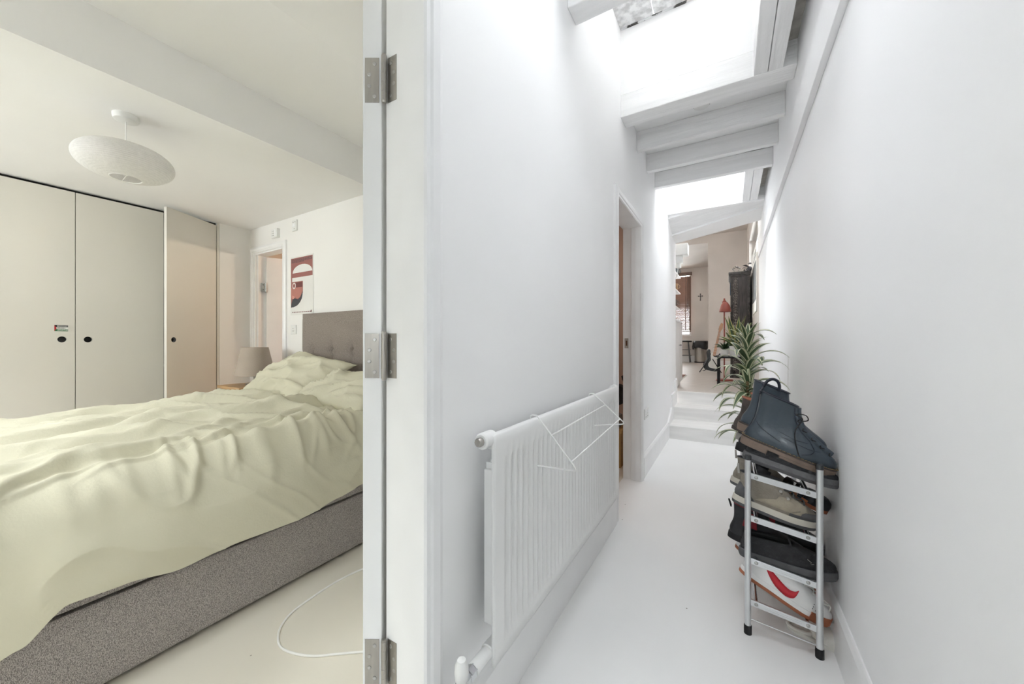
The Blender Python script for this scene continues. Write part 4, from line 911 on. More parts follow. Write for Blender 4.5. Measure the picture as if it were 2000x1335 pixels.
# black mary jane with tan insole
MJ = [(.016, .006, .262, .043), (.028, .004, .264, .044), (.040, .006, .256, .042), (.046, .010, .240, .039)]
def maryjane(loc, pitch, label):
    m_ = empty('buckled_sandal', loc, (0, R(pitch), 0)); tag(m_, label, 'shoe', 'black buckled shoes on the second tier')
    obj('sole', MB().loft([contour(.265, .002, .266, .044, 0), contour(.265, .002, .266, .046, .016)]), 'gum', m_, smooth=True, angle=50)
    obj('insole', MB().loft([contour(.265, .006, .262, .042, .016), contour(.265, .006, .262, .042, .024)]), 'insole', m_, smooth=True, angle=50)
    toe = [contour(.265, .168, .265, .044, .016), contour(.265, .168, .266, .045, .030), contour(.265, .170, .262, .043, .044), contour(.265, .174, .250, .036, .054), contour(.265, .182, .232, .022, .059)]
    g_ = MB().loft(toe, False); k = len(g_.v) - 36; g_.f.append(tuple(range(k, k + 36))); obj('toe_box', g_, 'black_leather', m_, smooth=True, angle=180)
    heel = []
    for i in range(13):
        a = R(90 + 180 * i / 12); heel.append((.055 + .052 * math.cos(a), .041 * math.sin(a)))
    hh = MB().add([(x, y, .016) for x, y in heel] + [(x - .004, y * .95, .06) for x, y in heel], [(i, i+1, 14+i, 13+i) for i in range(12)])
    o = obj('heel_counter', hh, 'black_leather', m_, smooth=True, angle=180); s_ = o.modifiers.new('t', 'SOLIDIFY'); s_.thickness = .004
    for x, w in ((.120, .016), (.160, .014)):
        pts = [(x, -.043, .020), (x, -.042, .046), (x + .002, -.02, .062), (x + .002, .02, .062), (x, .042, .046), (x, .043, .020)]
        cc = [catmull([Vector(p) for p in pts], k / 20) for k in range(21)]
        g_ = MB().add([q for p in cc for q in ((p.x - w/2, p.y, p.z), (p.x + w/2, p.y, p.z))], [(2*i, 2*i+1, 2*i+3, 2*i+2) for i in range(20)])
        o = obj('strap', g_, 'black_leather', m_, smooth=True); s_ = o.modifiers.new('t', 'SOLIDIFY'); s_.thickness = .003
        obj('buckle', MB().tube([(x - .010, -.0455, .030), (x + .010, -.0455, .030), (x + .010, -.0445, .048), (x - .010, -.0445, .048)], .0016, 6, closed=True), 'chrome', o)
    obj('centre_strap', MB().hexa([(.118, -.007, .061), (.178, -.007, .058), (.178, .007, .058), (.118, .007, .061), (.118, -.007, .064), (.178, -.007, .061), (.178, .007, .061), (.118, .007, .064)]), 'black_leather', m_)
    return m_
maryjane((.072, NY + .112, .535), 22, 'black buckled shoe with tan insole behind the hiking boot')
# third tier
SLIP = [(.030, .004, .292, .048), (.044, .002, .295, .050), (.056, .004, .286, .048), (.066, .008, .262, .044), (.076, .012, .226, .040), (.086, .012, .190, .037), (.092, .010, .172, .036)]
t = trainer((.032, NY, .256), 1.5, 'black suede slip-on shoe with chunky dark sole on the third tier', 'shoes on the third tier', 'black_suede', [('midsole', .010, .032, .007, .005, 'taupe_dark', None, None), ('outsole', 0, .012, .003, .007, 'taupe_dark', None, None)], ln='black', name='slip_on_shoe', lev=SLIP, tilt=.0, L=.297)
e = instep(SLIP, 0, 6); obj('tongue_tab', MB().hexa([(e.x - .014, -.026, e.z - .006), (e.x - .006, -.026, e.z - .012), (e.x - .006, .026, e.z - .012), (e.x - .014, .026, e.z - .006), (e.x - .024, -.020, e.z + .022), (e.x - .018, -.020, e.z + .024), (e.x - .018, .020, e.z + .024), (e.x - .024, .020, e.z + .022)]), 'black_suede', t, bevel=.003)
obj('side_logo', MB().tube([(.205, -.0415, .066), (.216, -.042, .058), (.212, -.043, .050), (.224, -.0425, .054)], .0011, 5), 'pale_sole', t)
CH = [(.026, .006, .272, .045), (.040, .003, .275, .046), (.054, .005, .264, .044), (.068, .010, .226, .041), (.084, .013, .182, .038), (.102, .012, .150, .037), (.124, .008, .134, .039), (.146, .004, .128, .041)]
def chelsea(loc, pitch, label):
    c_ = shoe('chelsea_boot', label, 'black boots with red lining on the third tier', .277, CH, -.05, {'upper': 'black_leather', 'lining': 'red_lining'}, [('outsole', 0, .027, .004, .003, 'black', None, None)], loc, pitch)
    loop(c_, 'pull_loop', -.002, .130, .026, .008, 'black', .003, .012)
    obj('elastic_gore', MB().prism([(.045, .080), (.095, .080), (.086, .135), (.050, .138)], -.0445, -.036, 'Y'), 'red_lining', c_)
    return c_
chelsea((-.010, NY + .125, .262), 8, 'black leather boot with dark red lining, heel jutting out on third tier')
chelsea((.060, NY + .235, .262), 8, 'second black boot with dark red lining, further along third tier')
# fourth tier: white sneakers
SN = [(.026, .004, .292, .047), (.040, .002, .294, .048), (.054, .004, .282, .046), (.066, .007, .254, .043), (.078, .009, .222, .040), (.090, .010, .192, .037), (.102, .008, .164, .036), (.112, .006, .148, .037)]
def sneaker(loc, pitch, label):
    s = trainer(loc, pitch, label, 'white sneakers on the lowest tier', 'white_leather', [('midsole', .012, .030, .004, .003, 'white_leather', None, None), ('outsole', 0, .014, .003, .0045, 'gum', None, None), ('toe_guard', .008, .034, .006, .003, 'gum', .225, None)], ln='white_leather', name='sneaker', lev=SN, tilt=.05, L=.294, lace='white_cloth')
    side = [contour(.294, xb - .0012, xf + .0012, w + .0012, z, .05 * (i/7) ** 2, n=144) for i, (z, xb, xf, w) in enumerate(SN)]
    def surf(x, z):      # the near side of the upper at x, z
        i = 0
        while i < 6 and SN[i+1][0] < z: i += 1
        f = (z - SN[i][0]) / (SN[i+1][0] - SN[i][0])
        def yy(r): return min((abs(p[0] - x), p[1]) for p in r if p[1] < 0)[1]
        return Vector((x, yy(side[i]) * (1-f) + yy(side[i+1]) * f, z))
    # the long red tick: from the heel collar down, turning back up at the ball
    top = [(.048, .098), (.085, .080), (.115, .067), (.135, .061), (.150, .060), (.162, .065), (.169, .074)]
    bot = [(.047, .097), (.073, .066), (.102, .043), (.130, .033), (.153, .033), (.167, .045), (.170, .073)]
    tt = [catmull([Vector((a, 0, b)) for a, b in top], k / 20) for k in range(21)]; bb_ = [catmull([Vector((a, 0, b)) for a, b in bot], k / 20) for k in range(21)]
    g_ = MB()
    pts = []
    for p, q in zip(tt, bb_):
        for f in (0, .5, 1):
            m_ = p.lerp(q, f); v = surf(m_.x, m_.z); pts.append((v.x, v.y - .0014, v.z))
    g_.add(pts, [(i*3+j, i*3+j+1, (i+1)*3+j+1, (i+1)*3+j) for i in range(20) for j in range(2)])
    o = obj('side_tick', g_, 'swoosh', s, smooth=True, angle=180); q_ = o.modifiers.new('t', 'SOLIDIFY'); q_.thickness = .0012
    for a in range(4):
        for b in range(3):
            v = surf(.222 + a * .010, .060 - b * .007 - a * .002); obj('vent_hole', MB().cyl((v.x, v.y - .001, v.z), .0013, .0015, 'Y', 8), 'taupe_dark', s)
    return s
sneaker((.030, NY - .004, .196), 23.5, 'white sneaker with red tick and gum sole, nearest on lowest tier')
sneaker((.018, NY + .125, .222), 22, 'white sneaker with gum sole tucked behind its mate on lowest tier')
t = trainer((.05, NY + .235, .150), 9, 'grey trainer further back on the lowest tier', 'shoes on the lowest tier', 'charcoal', gs, lace='grey_sole')
# white slipper on the floor
sl = empty('slipper', (.190, NY + .05, 0), (0, 0, R(-14))); tag(sl, 'crumpled white slipper on the floor under the rack', 'shoe')
obj('sole', MB().loft([contour(.21, 0, .21, .038, 0), contour(.21, 0, .21, .040, .012)]), 'white_cloth', sl, smooth=True, angle=50)
rows_ = [contour(.21, .07, .208, .040, .012), contour(.21, .072, .210, .042, .026), contour(.21, .082, .202, .036, .042), contour(.21, .10, .186, .022, .052)]
g_ = MB().loft(rows_, False); k = len(g_.v) - 36; g_.f.append(tuple(range(k, k + 36)))
obj('upper', g_, 'white_cloth', sl, smooth=True, angle=180)
obj('heel_binding', MB().tube(contour(.21, .002, .075, .036, .018), .006, 8, closed=True), 'white_cloth', sl, smooth=True)

# ---- thin white cable clipped to the long wall behind the dracaena
o = obj('wall_cable', MB().tube([(.3235, 2.95, .02), (.3235, 2.95, .5), (.3255, 2.955, .8), (.3255, 2.94, 1.0)], .0018, 8), 'cord', smooth=True); tag(o, 'thin white cable running up the long wall behind the dracaena', 'cable')

# ================================================================== PLANTS
M['stem'] = mat('pale_brown_cane', (150, 132, 100), .8, var=.1)
M['soil'] = mat('dark_soil', (62, 48, 40), .95, var=.2, vscale=60, bump=.6, bscale=80)
M['terracotta'] = mat('matt_clay_pot', (150, 118, 104), .8, var=.06)
def leaf_mat(name, cols, pos):
    m = bpy.data.materials.new(name); m.use_nodes = True; n, l = m.node_tree.nodes, m.node_tree.links; p = n['Principled BSDF']
    tc = n.new('ShaderNodeTexCoord'); sp = n.new('ShaderNodeSeparateXYZ'); l.new(tc.outputs['UV'], sp.inputs[0])
    nz = n.new('ShaderNodeTexNoise'); nz.inputs['Scale'].default_value = 5; l.new(tc.outputs['UV'], nz.inputs['Vector'])
    ad = n.new('ShaderNodeMath'); ad.operation = 'MULTIPLY_ADD'; ad.inputs[1].default_value = .12; l.new(nz.outputs['Fac'], ad.inputs[0]); l.new(sp.outputs['X'], ad.inputs[2])
    cr = n.new('ShaderNodeValToRGB'); e = cr.color_ramp.elements
    while len(e) < len(cols): e.new(.5)
    for i, (c, q) in enumerate(zip(cols, pos)): e[i].position = q; e[i].color = rgb(*c)
    l.new(ad.outputs[0], cr.inputs[0]); l.new(cr.outputs[0], p.inputs['Base Color']); p.inputs['Roughness'].default_value = .38
    return m
G1, G2, WH = (86, 108, 74), (112, 136, 92), (234, 234, 204)
M['variegated'] = leaf_mat('cream_striped_leaf', [G2, WH, WH, G1, (96, 118, 88), G1, WH, WH, G2], [.09, .17, .26, .33, .55, .76, .82, .94, 1.0])
M['snake'] = leaf_mat('yellow_edged_leaf', [(196, 190, 120), (190, 186, 112), (62, 88, 60), (80, 106, 76), (62, 88, 60), (190, 186, 112), (196, 190, 120)], [.05, .20, .26, .55, .85, .90, 1.0])
M['green_leaf'] = mat('deep_green_leaf', (60, 88, 54), .45, var=.15, vscale=12)
def strap_leaf(name, L, W, rise, droop, seg=12, fold=.25, tip=1.0):
    """a strap leaf from the origin along +x: climbs, then arches over"""
    mb = MB(); ang = rise; x = z = 0; cur = []
    for i in range(seg + 1):
        cur.append((x, z)); f = i / seg; ang = rise - droop * f ** 1.3
        x += L / seg * math.cos(ang); z += L / seg * math.sin(ang)
    uv = []
    for i, (x, z) in enumerate(cur):
        f = i / seg; w = W * (.35 + .65 * math.sin(math.pi * min(1, f * .85 + .15)) ** .8) * (1 - f ** 5) + .0004
        for k, c in enumerate((-1, -.5, 0, .5, 1)):
            mb.v.append((x, c * w / 2, z + abs(c) * fold * w * .5)); uv.append((k / 4, f))
    for i in range(seg):
        for k in range(4): mb.f.append((i*5+k, i*5+k+1, (i+1)*5+k+1, (i+1)*5+k))
    me = bpy.data.meshes.new(name); me.from_pydata(mb.v, [], mb.f); me.update(); ul = me.uv_layers.new(name='UVMap')
    for lp in me.loops: ul.data[lp.index].uv = uv[lp.vertex_index]
    for p in me.polygons: p.use_smooth = True
    return me
def put_leaf(me, parent, loc, az, roll=0, s=1.0, tilt=0):
    o = bpy.data.objects.new('leaf', me); C.objects.link(o); o.parent = parent; o.location = loc
    o.rotation_euler = (roll, tilt, az); o.scale = (s, s, s); return o
# ---- striped dracaena standing on the floor behind the rack
DX, DYY = .135, 2.66
dp = empty('potted_dracaena', (DX, DYY, 0)); tag(dp, 'tall cream-striped dracaena standing behind the shoe rack', 'plant')
obj('pot', MB().lathe([(.001, 0), (.062, 0), (.073, .20), (.077, .22), (.070, .22), (.068, .19), (.001, .19)], 32), 'terracotta', dp, smooth=True)
obj('soil', MB().lathe([(.069, .185), (.04, .195), (.001, .197)], 28), 'soil', dp, smooth=True)
obj('cane', MB().tube([(0, 0, .18), (-.025, .0, .45), (-.040, .004, .75), (-.045, 0, 1.10)], [.012, .011, .009, .006], 10), 'stem', dp, smooth=True)
vari = [strap_leaf('leaf_a', .28, .058, R(58), R(115)), strap_leaf('leaf_b', .30, .054, R(45), R(120)), strap_leaf('leaf_c', .23, .056, R(66), R(70)), strap_leaf('leaf_d', .27, .050, R(25), R(110)), strap_leaf('leaf_e', .19, .040, R(78), R(30))]
for me in vari: me.materials.append(M['variegated'])
rn = random.Random(11)
zz, az = .46, 0.0
while zz < 1.10:
    f = (zz - .46) / .64
    az += 2.39996; kind = rn.choice((3, 1) if f < .3 else ((0, 1, 1, 3) if f < .75 else (0, 2, 2)))
    reach = .27 * 1.0
    sc = rn.uniform(.78, 1.0) * (1.0 if f < .85 else .85)
    if math.cos(az) > .5: sc *= .95
    put_leaf(vari[kind], dp, (-.024 - .022 * f, 0, zz), az, rn.uniform(-.25, .25), sc, rn.uniform(-.12, .12))
    zz += .0100 if f > .3 else .0120
for k in range(5): put_leaf(vari[4], dp, (-.045, 0, 1.09), k * 1.26 + .3, rn.uniform(-.2, .2), rn.uniform(.65, .9), rn.uniform(-.1, .3))

# ================================================================== LIVING ROOM BEYOND THE STEPS
M['carved'] = mat('dark_carved_wood', (70, 66, 63), .5, var=.25, vscale=25, col2=(34, 32, 31), bump=.8, bscale=60)
M['darkwood'] = mat('dark_stained_wood', (78, 72, 70), .42, var=.2, vscale=8, stretch=(6, 6, .8), col2=(40, 36, 36))
M['silvered'] = mat('worn_silvery_carving', (150, 142, 134), .55, var=.3, vscale=40, col2=(60, 56, 54))
M['redpaint'] = mat('brick_red_metal', (150, 78, 68), .45, var=.05)
M['maple'] = mat('maple_neck', (206, 160, 128), .4, var=.08)
# ---- carved bookcase along the right wall: its side faces the corridor
cb = empty('carved_bookcase', (.165, 7.70, ZU)); tag(cb, 'tall dark carved bookcase standing beyond the plants', 'bookcase')
H_ = 1.90
obj('side_panel', MB().box(-.15, .15, 0, .025, 0, H_ - .08), 'darkwood', cb)
obj('side_panel', MB().box(-.15, .15, .875, .90, 0, H_ - .08), 'darkwood', cb); obj('back_panel', MB().box(.135, .15, .025, .875, 0, H_ - .08), 'darkwood', cb)
for z in (.10, .45, .80, 1.15, 1.48, 1.80): obj('shelf', MB().box(-.14, .135, .025, .875, z, z + .02), 'darkwood', cb)
obj('cornice', MB().box(-.165, .155, -.02, .92, H_ - .08, H_ - .05).box(-.18, .16, -.03, .93, H_ - .05, H_), 'carved', cb, bevel=.006)
for x0, x1 in ((-.15, -.115), (.115, .15)): obj('stile', MB().box(x0, x1, -.012, 0, 0, H_ - .08), 'carved', cb, bevel=.003)
obj('plinth', MB().box(-.16, .15, -.015, .90, 0, .08), 'carved', cb)
cv = MB()
for i in range(34):
    z = .12 + i * .05; r_ = .022 + .006 * math.sin(i * 1.9)
    for s in (-1, 1):
        cv.tube([(-.072 + s * .012 + r_ * .75 * math.cos(R(a) * s), -.006, z + r_ * math.sin(R(a))) for a in range(0, 330, 30)], .0048, 6)
    cv.lathe([(.010, 0), (.008, -.010), (.001, -.013)], 8, (-.072, 0, z + .025), 'Y')
obj('carved_scrolls', cv, 'silvered', cb, smooth=True)['kind'] = 'stuff'
tp = obj('crest', MB().tube([(-.06 + .05 * math.cos(R(a)), -.005, H_ + .05 + .045 * math.sin(R(a))) for a in range(-60, 241, 20)], .008, 6), 'silvered', cb, smooth=True)
for k in range(-2, 3): obj('crest_finial', MB().lathe([(.012, 0), (.017, .012), (.010, .028), (.002, .034)], 10, (-.06 + k * .028, -.005, H_ + .075 - abs(k) * .016)), 'silvered', tp, smooth=True)
for k, (yy, z, c_, h_) in enumerate(((.06, .475, (190, 186, 178), .24), (.13, .825, (150, 70, 60), .22), (.07, 1.175, (205, 200, 190), .24), (.12, 1.505, (70, 90, 110), .23), (.20, 1.175, (120, 128, 110), .22))):
    o = obj('book', MB().box(-.15, .05, 0, .03, 0, h_), mat('book_cover_%d' % k, c_, .6), loc=(.165 - .01, 7.70 + yy, ZU + z - .005), bevel=.002)
    obj('page_block', MB().box(-.1485, .052, .004, .026, .004, h_ - .004), 'st_white', o)
    tag(o, ('grey book low in the carved bookcase', 'red book on the second shelf of the carved bookcase', 'cream book on the middle shelf of the carved bookcase', 'blue book on the upper shelf of the carved bookcase', 'green book beside the cream one in the carved bookcase')[k], 'book', 'books in the carved bookcase')
# ---- red floor lamp
fl_ = empty('floor_lamp', (-.075, 7.05, ZU)); tag(fl_, 'brick red reading floor lamp on a round base', 'lamp')
obj('base', MB().lathe([(.001, 0), (.125, 0), (.128, .012), (.12, .026), (.03, .032), (.001, .032)], 32), 'redpaint', fl_, smooth=True)
obj('pole', MB().tube([(-.0, 0, .03), (-.0, 0, 1.30)], .011, 10), 'redpaint', fl_, smooth=True)
obj('joint', MB().lathe([(.022, 1.285), (.026, 1.31), (.022, 1.335)], 14).cyl((-.03, 0, 1.31), .012, .06, 'X', 12), 'redpaint', fl_, smooth=True)
obj('shade', MB().lathe([(.022, 1.33), (.040, 1.315), (.066, 1.27), (.085, 1.20), (.088, 1.165), (.085, 1.165), (.080, 1.20), (.05, 1.28), (.02, 1.31)], 28, (.012, -.02, -.02)), 'redpaint', fl_, smooth=True)
obj('switch_knob', MB().lathe([(.012, 1.37), (.014, 1.355), (.012, 1.335)], 12), 'redpaint', fl_, smooth=True)
# ---- black side table with the white pot and snake plant
sx, sy = .03, 6.55
tb = empty('side_table', (sx, sy, ZU)); tag(tb, 'small black wooden side table under the yellow-edged plant', 'table')
obj('top', MB().box(-.19, .17, -.17, .17, .40, .425), 'black', tb, bevel=.003)
for x in (-.175, .155):
    for y in (-.155, .155): obj('leg', MB().box(x - .018, x + .018, y - .018, y + .018, 0, .40), 'black', tb)
sp_ = empty('potted_snake_plant', (sx + .05, sy, ZU + .425)); tag(sp_, 'yellow-edged leafy plant in a white pot on the black table', 'plant')
obj('pot', MB().lathe([(.001, 0), (.075, 0), (.092, .16), (.086, .16), (.08, .14), (.001, .14)], 28), 'plastic', sp_, smooth=True)
obj('soil', MB().lathe([(.081, .138), (.001, .145)], 24), 'soil', sp_, smooth=True)
sn = [strap_leaf('leaf_f', .50, .062, R(86), R(18)), strap_leaf('leaf_g', .42, .060, R(76), R(45)), strap_leaf('leaf_h', .30, .060, R(60), R(70))]
for me in sn: me.materials.append(M['snake'])
for k in range(30):
    kd = 0 if k < 8 else (1 if k < 18 else 2); az = k * 2.4
    put_leaf(sn[kd], sp_, (.03 * math.cos(az), .03 * math.sin(az), .14), az, rn.uniform(-.4, .4), rn.uniform(.75, 1.1), rn.uniform(-.15, .15))
# bushy fern-like plant lower, in front
fe = empty('potted_fern', (sx - .10, sy + .02, ZU + .425)); tag(fe, 'bushy deep green plant beside the white pot', 'plant')
obj('pot', MB().lathe([(.001, 0), (.05, 0), (.06, .10), (.054, .10), (.001, .095)], 24), 'plastic', fe, smooth=True)
fr = [strap_leaf('leaf_i', .20, .030, R(70), R(80), 8), strap_leaf('leaf_j', .17, .028, R(50), R(90), 8)]
for me in fr: me.materials.append(M['green_leaf'])
for k in range(34): put_leaf(fr[k % 2], fe, (.015 * math.cos(k * 2.4), .015 * math.sin(k * 2.4), .095), k * 2.4, rn.uniform(-.5, .5), rn.uniform(.7, 1.15), rn.uniform(-.3, .2))
# ---- electric guitar on a stand
gu = empty('electric_guitar', (-.345, 8.85, ZU + .03), (R(-8), R(11), 0)); tag(gu, 'black electric guitar with maple neck leaning on a stand', 'guitar')
outl = [(.0, .0), (.10, .012), (.155, .06), (.165, .12), (.13, .19), (.115, .23), (.13, .29), (.15, .34), (.135, .40), (.10, .42), (.075, .37), (.04, .345), (-.04, .345), (-.075, .37), (-.09, .43), (-.13, .45), (-.155, .38), (-.13, .29), (-.115, .23), (-.14, .18), (-.165, .12), (-.15, .05), (-.10, .01)]
ol = [catmull([Vector((a, 0, b)) for a, b in outl + outl[:1]], k / 66) for k in range(66)]
obj('body', MB().prism([(p.x, p.z) for p in ol], -.022, .022, 'Y'), mat('black_guitar_lacquer', (26, 26, 28), .2, coat=.4), gu, bevel=.006)
obj('pickguard', MB().prism([(p.x * .62 + .03, p.z * .72 + .06) for p in ol], -.025, -.022, 'Y'), 'st_white', gu)
nk = obj('neck', MB().hexa([(-.028, -.034, .33), (.028, -.034, .33), (.028, -.008, .33), (-.028, -.008, .33), (-.021, -.030, .87), (.021, -.030, .87), (.021, -.010, .87), (-.021, -.010, .87)]), 'maple', gu, bevel=.004)
for k in range(14): z = .36 + .50 * (1 - .5 ** (k / 10)) / (1 - .5 ** 1.4); obj('fret', MB().box(-.024, .024, -.036, -.033, z, z + .003), 'chrome', nk)
hd_ = obj('headstock', MB().prism([(-.021, .87), (.021, .87), (.045, .93), (.035, 1.03), (-.005, 1.05), (-.028, .96)], -.028, -.012, 'Y'), 'maple', gu)
for k in range(6): obj('tuner', MB().cyl((-.036 + k * .004, -.020, .90 + k * .024), .007, .012, 'X', 8), 'chrome', hd_)
gst = empty('guitar_stand', (-.345, 8.85, ZU)); tag(gst, 'black tubular guitar stand under the electric guitar', 'stand')
for p in ((-.20, -.20), (.20, -.18), (.0, .26)): obj('leg', MB().tube([(0, .06, .34), (p[0], p[1], .012)], .009, 8), 'black', gst, smooth=True)
obj('cradle', MB().tube([(-.14, -.10, .045), (-.13, -.02, .03), (0, .05, .12), (.13, -.02, .03), (.14, -.10, .045)], .008, 8), 'black', gst, smooth=True)
# ---- steel bin with a black bag
bn = at(1369, 707, Z=ZU); bi = empty('pedal_bin', (bn.x, bn.y - .1, ZU)); tag(bi, 'brushed steel bin with a black liner folded over the rim', 'bin')
obj('drum', MB().lathe([(.001, 0), (.17, 0), (.172, .02), (.172, .64), (.16, .65), (.155, .64), (.155, .03), (.001, .03)], 32), 'steel', bi, smooth=True)
obj('base_ring', MB().lathe([(.178, 0), (.178, .03), (.172, .035)], 32), 'black', bi, smooth=True)
bg_ = [];
for i, (r_, z) in enumerate(((.155, .60), (.165, .67), (.195, .68), (.225, .62), (.232, .53), (.222, .44))):
    bg_.append([((r_ + (.022 * math.sin(5 * a) + .012 * math.sin(9 * a + i)) * (i > 1)) * math.cos(a), (r_ + .02 * math.sin(5 * a) * (i > 1)) * math.sin(a), z + .03 * math.sin(3 * a + 1) * (i > 2)) for a in [2*math.pi*k/40 for k in range(40)]])
o = obj('bin_liner', MB().loft(bg_, False), mat('black_bin_bag', (30, 30, 33), .35, bump=.5, bscale=20), bi, smooth=True, angle=180)
# ---- bar stool under the window
bs = at(1339, 706, Z=ZU); so_ = empty('bar_stool', (bs.x, bs.y - .15, ZU)); tag(so_, 'round black bar stool on grey metal legs under the window', 'stool')
obj('seat', MB().lathe([(.001, .64), (.19, .64), (.20, .66), (.19, .685), (.001, .695)], 28), 'black', so_, smooth=True)
M['gunmetal'] = mat('grey_metal', (120, 120, 122), .4, .8)
for k in range(4):
    a = R(45 + 90 * k); obj('leg', MB().tube([(.13 * math.cos(a), .13 * math.sin(a), .64), (.21 * math.cos(a), .21 * math.sin(a), 0)], .013, 10), 'gunmetal', so_, smooth=True)
for z, r_ in ((.22, .185), (.40, .162)): obj('footrest', MB().tube([(r_ * math.cos(a), r_ * math.sin(a), z) for a in [2*math.pi*k/28 for k in range(28)]], .009, 8, closed=True), 'gunmetal', so_, smooth=True)
# ---- venetian blind
M['blind'] = mat('brown_wood_slat', (128, 104, 92), .5, var=.1)
vb = empty('venetian_blind', ((BX0 + BX1) / 2, 13.13, BZ0)); tag(vb, 'brown wooden venetian blind over the far window', 'blind')
BW = (BX1 - BX0) / 2
obj('headrail', MB().box(-BW - .03, BW + .03, -.035, .035, 1.95, 2.06), 'blind', vb, bevel=.004)
sm = None
for k in range(46):
    z = .20 + k * .038
    o = obj('slat', sm if sm else MB().hexa([(-BW, -.015, .0160), (BW, -.015, .0160), (BW, .015, -.0176), (-BW, .015, -.0176), (-BW, -.013, .0176), (BW, -.013, .0176), (BW, .017, -.0160), (-BW, .017, -.0160)]), 'blind', vb, loc=(0, 0, z)); sm = o.data
obj('bottom_rail', MB().box(-BW, BW, -.028, .028, .13, .175), 'blind', vb, bevel=.003)
for x in (-.28, .28): obj('ladder_tape', MB().box(x - .012, x + .012, -.026, -.024, .15, 1.97), 'blind', vb)
obj('pull_cord', MB().tube([(.34, -.04, 1.95), (.34, -.04, .85)], .004, 6).lathe([(.006, .80), (.012, .82), (.008, .86)], 8, (.34, -.04, 0)), 'black_plastic', vb)
# ---- cross on the bay wall
p = at(1368, 579, Y=13.2); cr_ = empty('wall_cross', (p.x, 13.2, p.z)); cr_.scale = (.5, .6, .5); tag(cr_, 'small ornate dark cross hanging on the far wall', 'cross')
obj('upright', MB().box(-.018, .018, -.02, 0, -.20, .17), 'carved', cr_); obj('crossbar', MB().box(-.10, .10, -.022, -.002, .03, .065), 'carved', cr_)
for x, z in ((0, .18), (-.11, .047), (.11, .047), (0, -.21)): obj('trefoil', MB().cyl((x, -.02, z), .034, .018, 'Y', 14), 'carved', cr_)
# ---- framed print and trailing plant on the right wall
p0, p1 = at(1471.5, 590, X=.345), at(1478.5, 545, X=.345)
zb, zt_ = EYE + (p0.z - EYE), p1.z
fp = empty('framed_print', (.345, (p0.y + p1.y) / 2, 1.62)); tag(fp, 'black and white print hanging on the living room wall past the plants', 'picture')
hw = abs(p0.y - p1.y) / 2
obj('paper', MB().box(-.012, -.002, -hw - .05, hw + .05, -.08, .92), 'st_white', fp); obj('dark_image', MB().box(-.014, -.012, -hw + .02, hw - .02, .10, .68), mat('charcoal_print', (84, 82, 84), .6, var=.3, vscale=3), fp)
for k, z in enumerate((.74, .78, .82)): obj('print_line', MB().box(-.014, -.012, -hw, hw * (.4 - .3 * k), z, z + .012), 'black_plastic', fp)
p = at(1471, 512, X=.40); hp = empty('trailing_plant', (.40, p.y, 2.40)); tag(hp, 'dark trailing plant on the high window sill', 'plant')
obj('pot', MB().lathe([(.001, 0), (.06, 0), (.075, .12), (.068, .12), (.001, .11)], 20), 'black', hp, smooth=True)
M['darkleaf'] = mat('dark_grey_leaf', (66, 62, 64), .5, var=.2)  # dark grey leaf colour with random tone variation
ivy = strap_leaf('leaf_k', .09, .055, R(20), R(60), 6); ivy.materials.append(M['darkleaf'])
for k in range(46):
    f = rn.random(); put_leaf(ivy, hp, (-.03 - .16 * f + rn.uniform(-.04, .04), rn.uniform(-.20, .16), .17 - .42 * f ** 1.5 + rn.uniform(-.05, .05)), rn.uniform(0, 6.28), rn.uniform(-.6, .6), rn.uniform(.8, 1.5), rn.uniform(-.4, .9))
for k in range(5): obj('vine', MB().tube([(0, 0, .12), (-.08, .05 * (k - 2), .16), (-.14, .07 * (k - 2), .02), (-.17, .08 * (k - 2), -.22 + .05 * k)], .005, 6), 'darkleaf', hp)
# ---- things on the wall just past the corner
hb_ = at(1319, 486, Y=5.36); ub = empty('wall_unit', (-.735, 5.30, 2.24)); tag(ub, 'white boxy fuse unit with trunking high past the corridor corner', 'fuse box')
obj('casing', MB().box(-.06, .265, .0, .16, .0, .15), 'plastic', ub, bevel=.008); obj('conduit', MB().box(-.04, .20, .02, .10, -.10, 0), 'plastic', ub, bevel=.004)
obj('gland', MB().cyl((.15, .06, -.16), .03, .06), 'plastic', ub, smooth=True); obj('flex', MB().tube([(.14, .06, -.16), (.13, .08, -.25), (.10, .10, -.30)], .006, 8), 'cord', ub)
kc = empty('low_cabinet', (-.80, 5.75, ZU)); tag(kc, 'white painted low cabinet edge just past the corridor corner', 'cabinet')
obj('body', MB().box(-.45, .165, -.40, .40, .05, .93), 'trimp', kc, bevel=.004); obj('top', MB().box(-.46, .18, -.41, .41, .93, .96), 'trimp', kc, bevel=.003); obj('plinth', MB().box(-.45, .15, -.39, .39, 0, .05), 'trimp', kc)
for s in (-1, 1): d_ = obj('door', MB().box(.165, .180, min(s*.005, s*.39), max(s*.005, s*.39), .07, .91), 'trimp', kc, bevel=.003); obj('knob', MB().lathe([(.006, .18), (.012, .20), (.001, .206)], 10, (0, s * .04, .6), 'X'), 'chrome', d_)
ws = empty('mug_rack', (-.735, 5.75, 1.52)); tag(ws, 'narrow wall rack of hanging mugs past the corridor corner', 'rack')
obj('board', MB().box(-.02, .0, -.40, .40, 0, .62), 'trimp', ws)
for z in (.06, .30, .54): obj('ledge', MB().box(0, .09, -.40, .40, z, z + .015), 'trimp', ws)
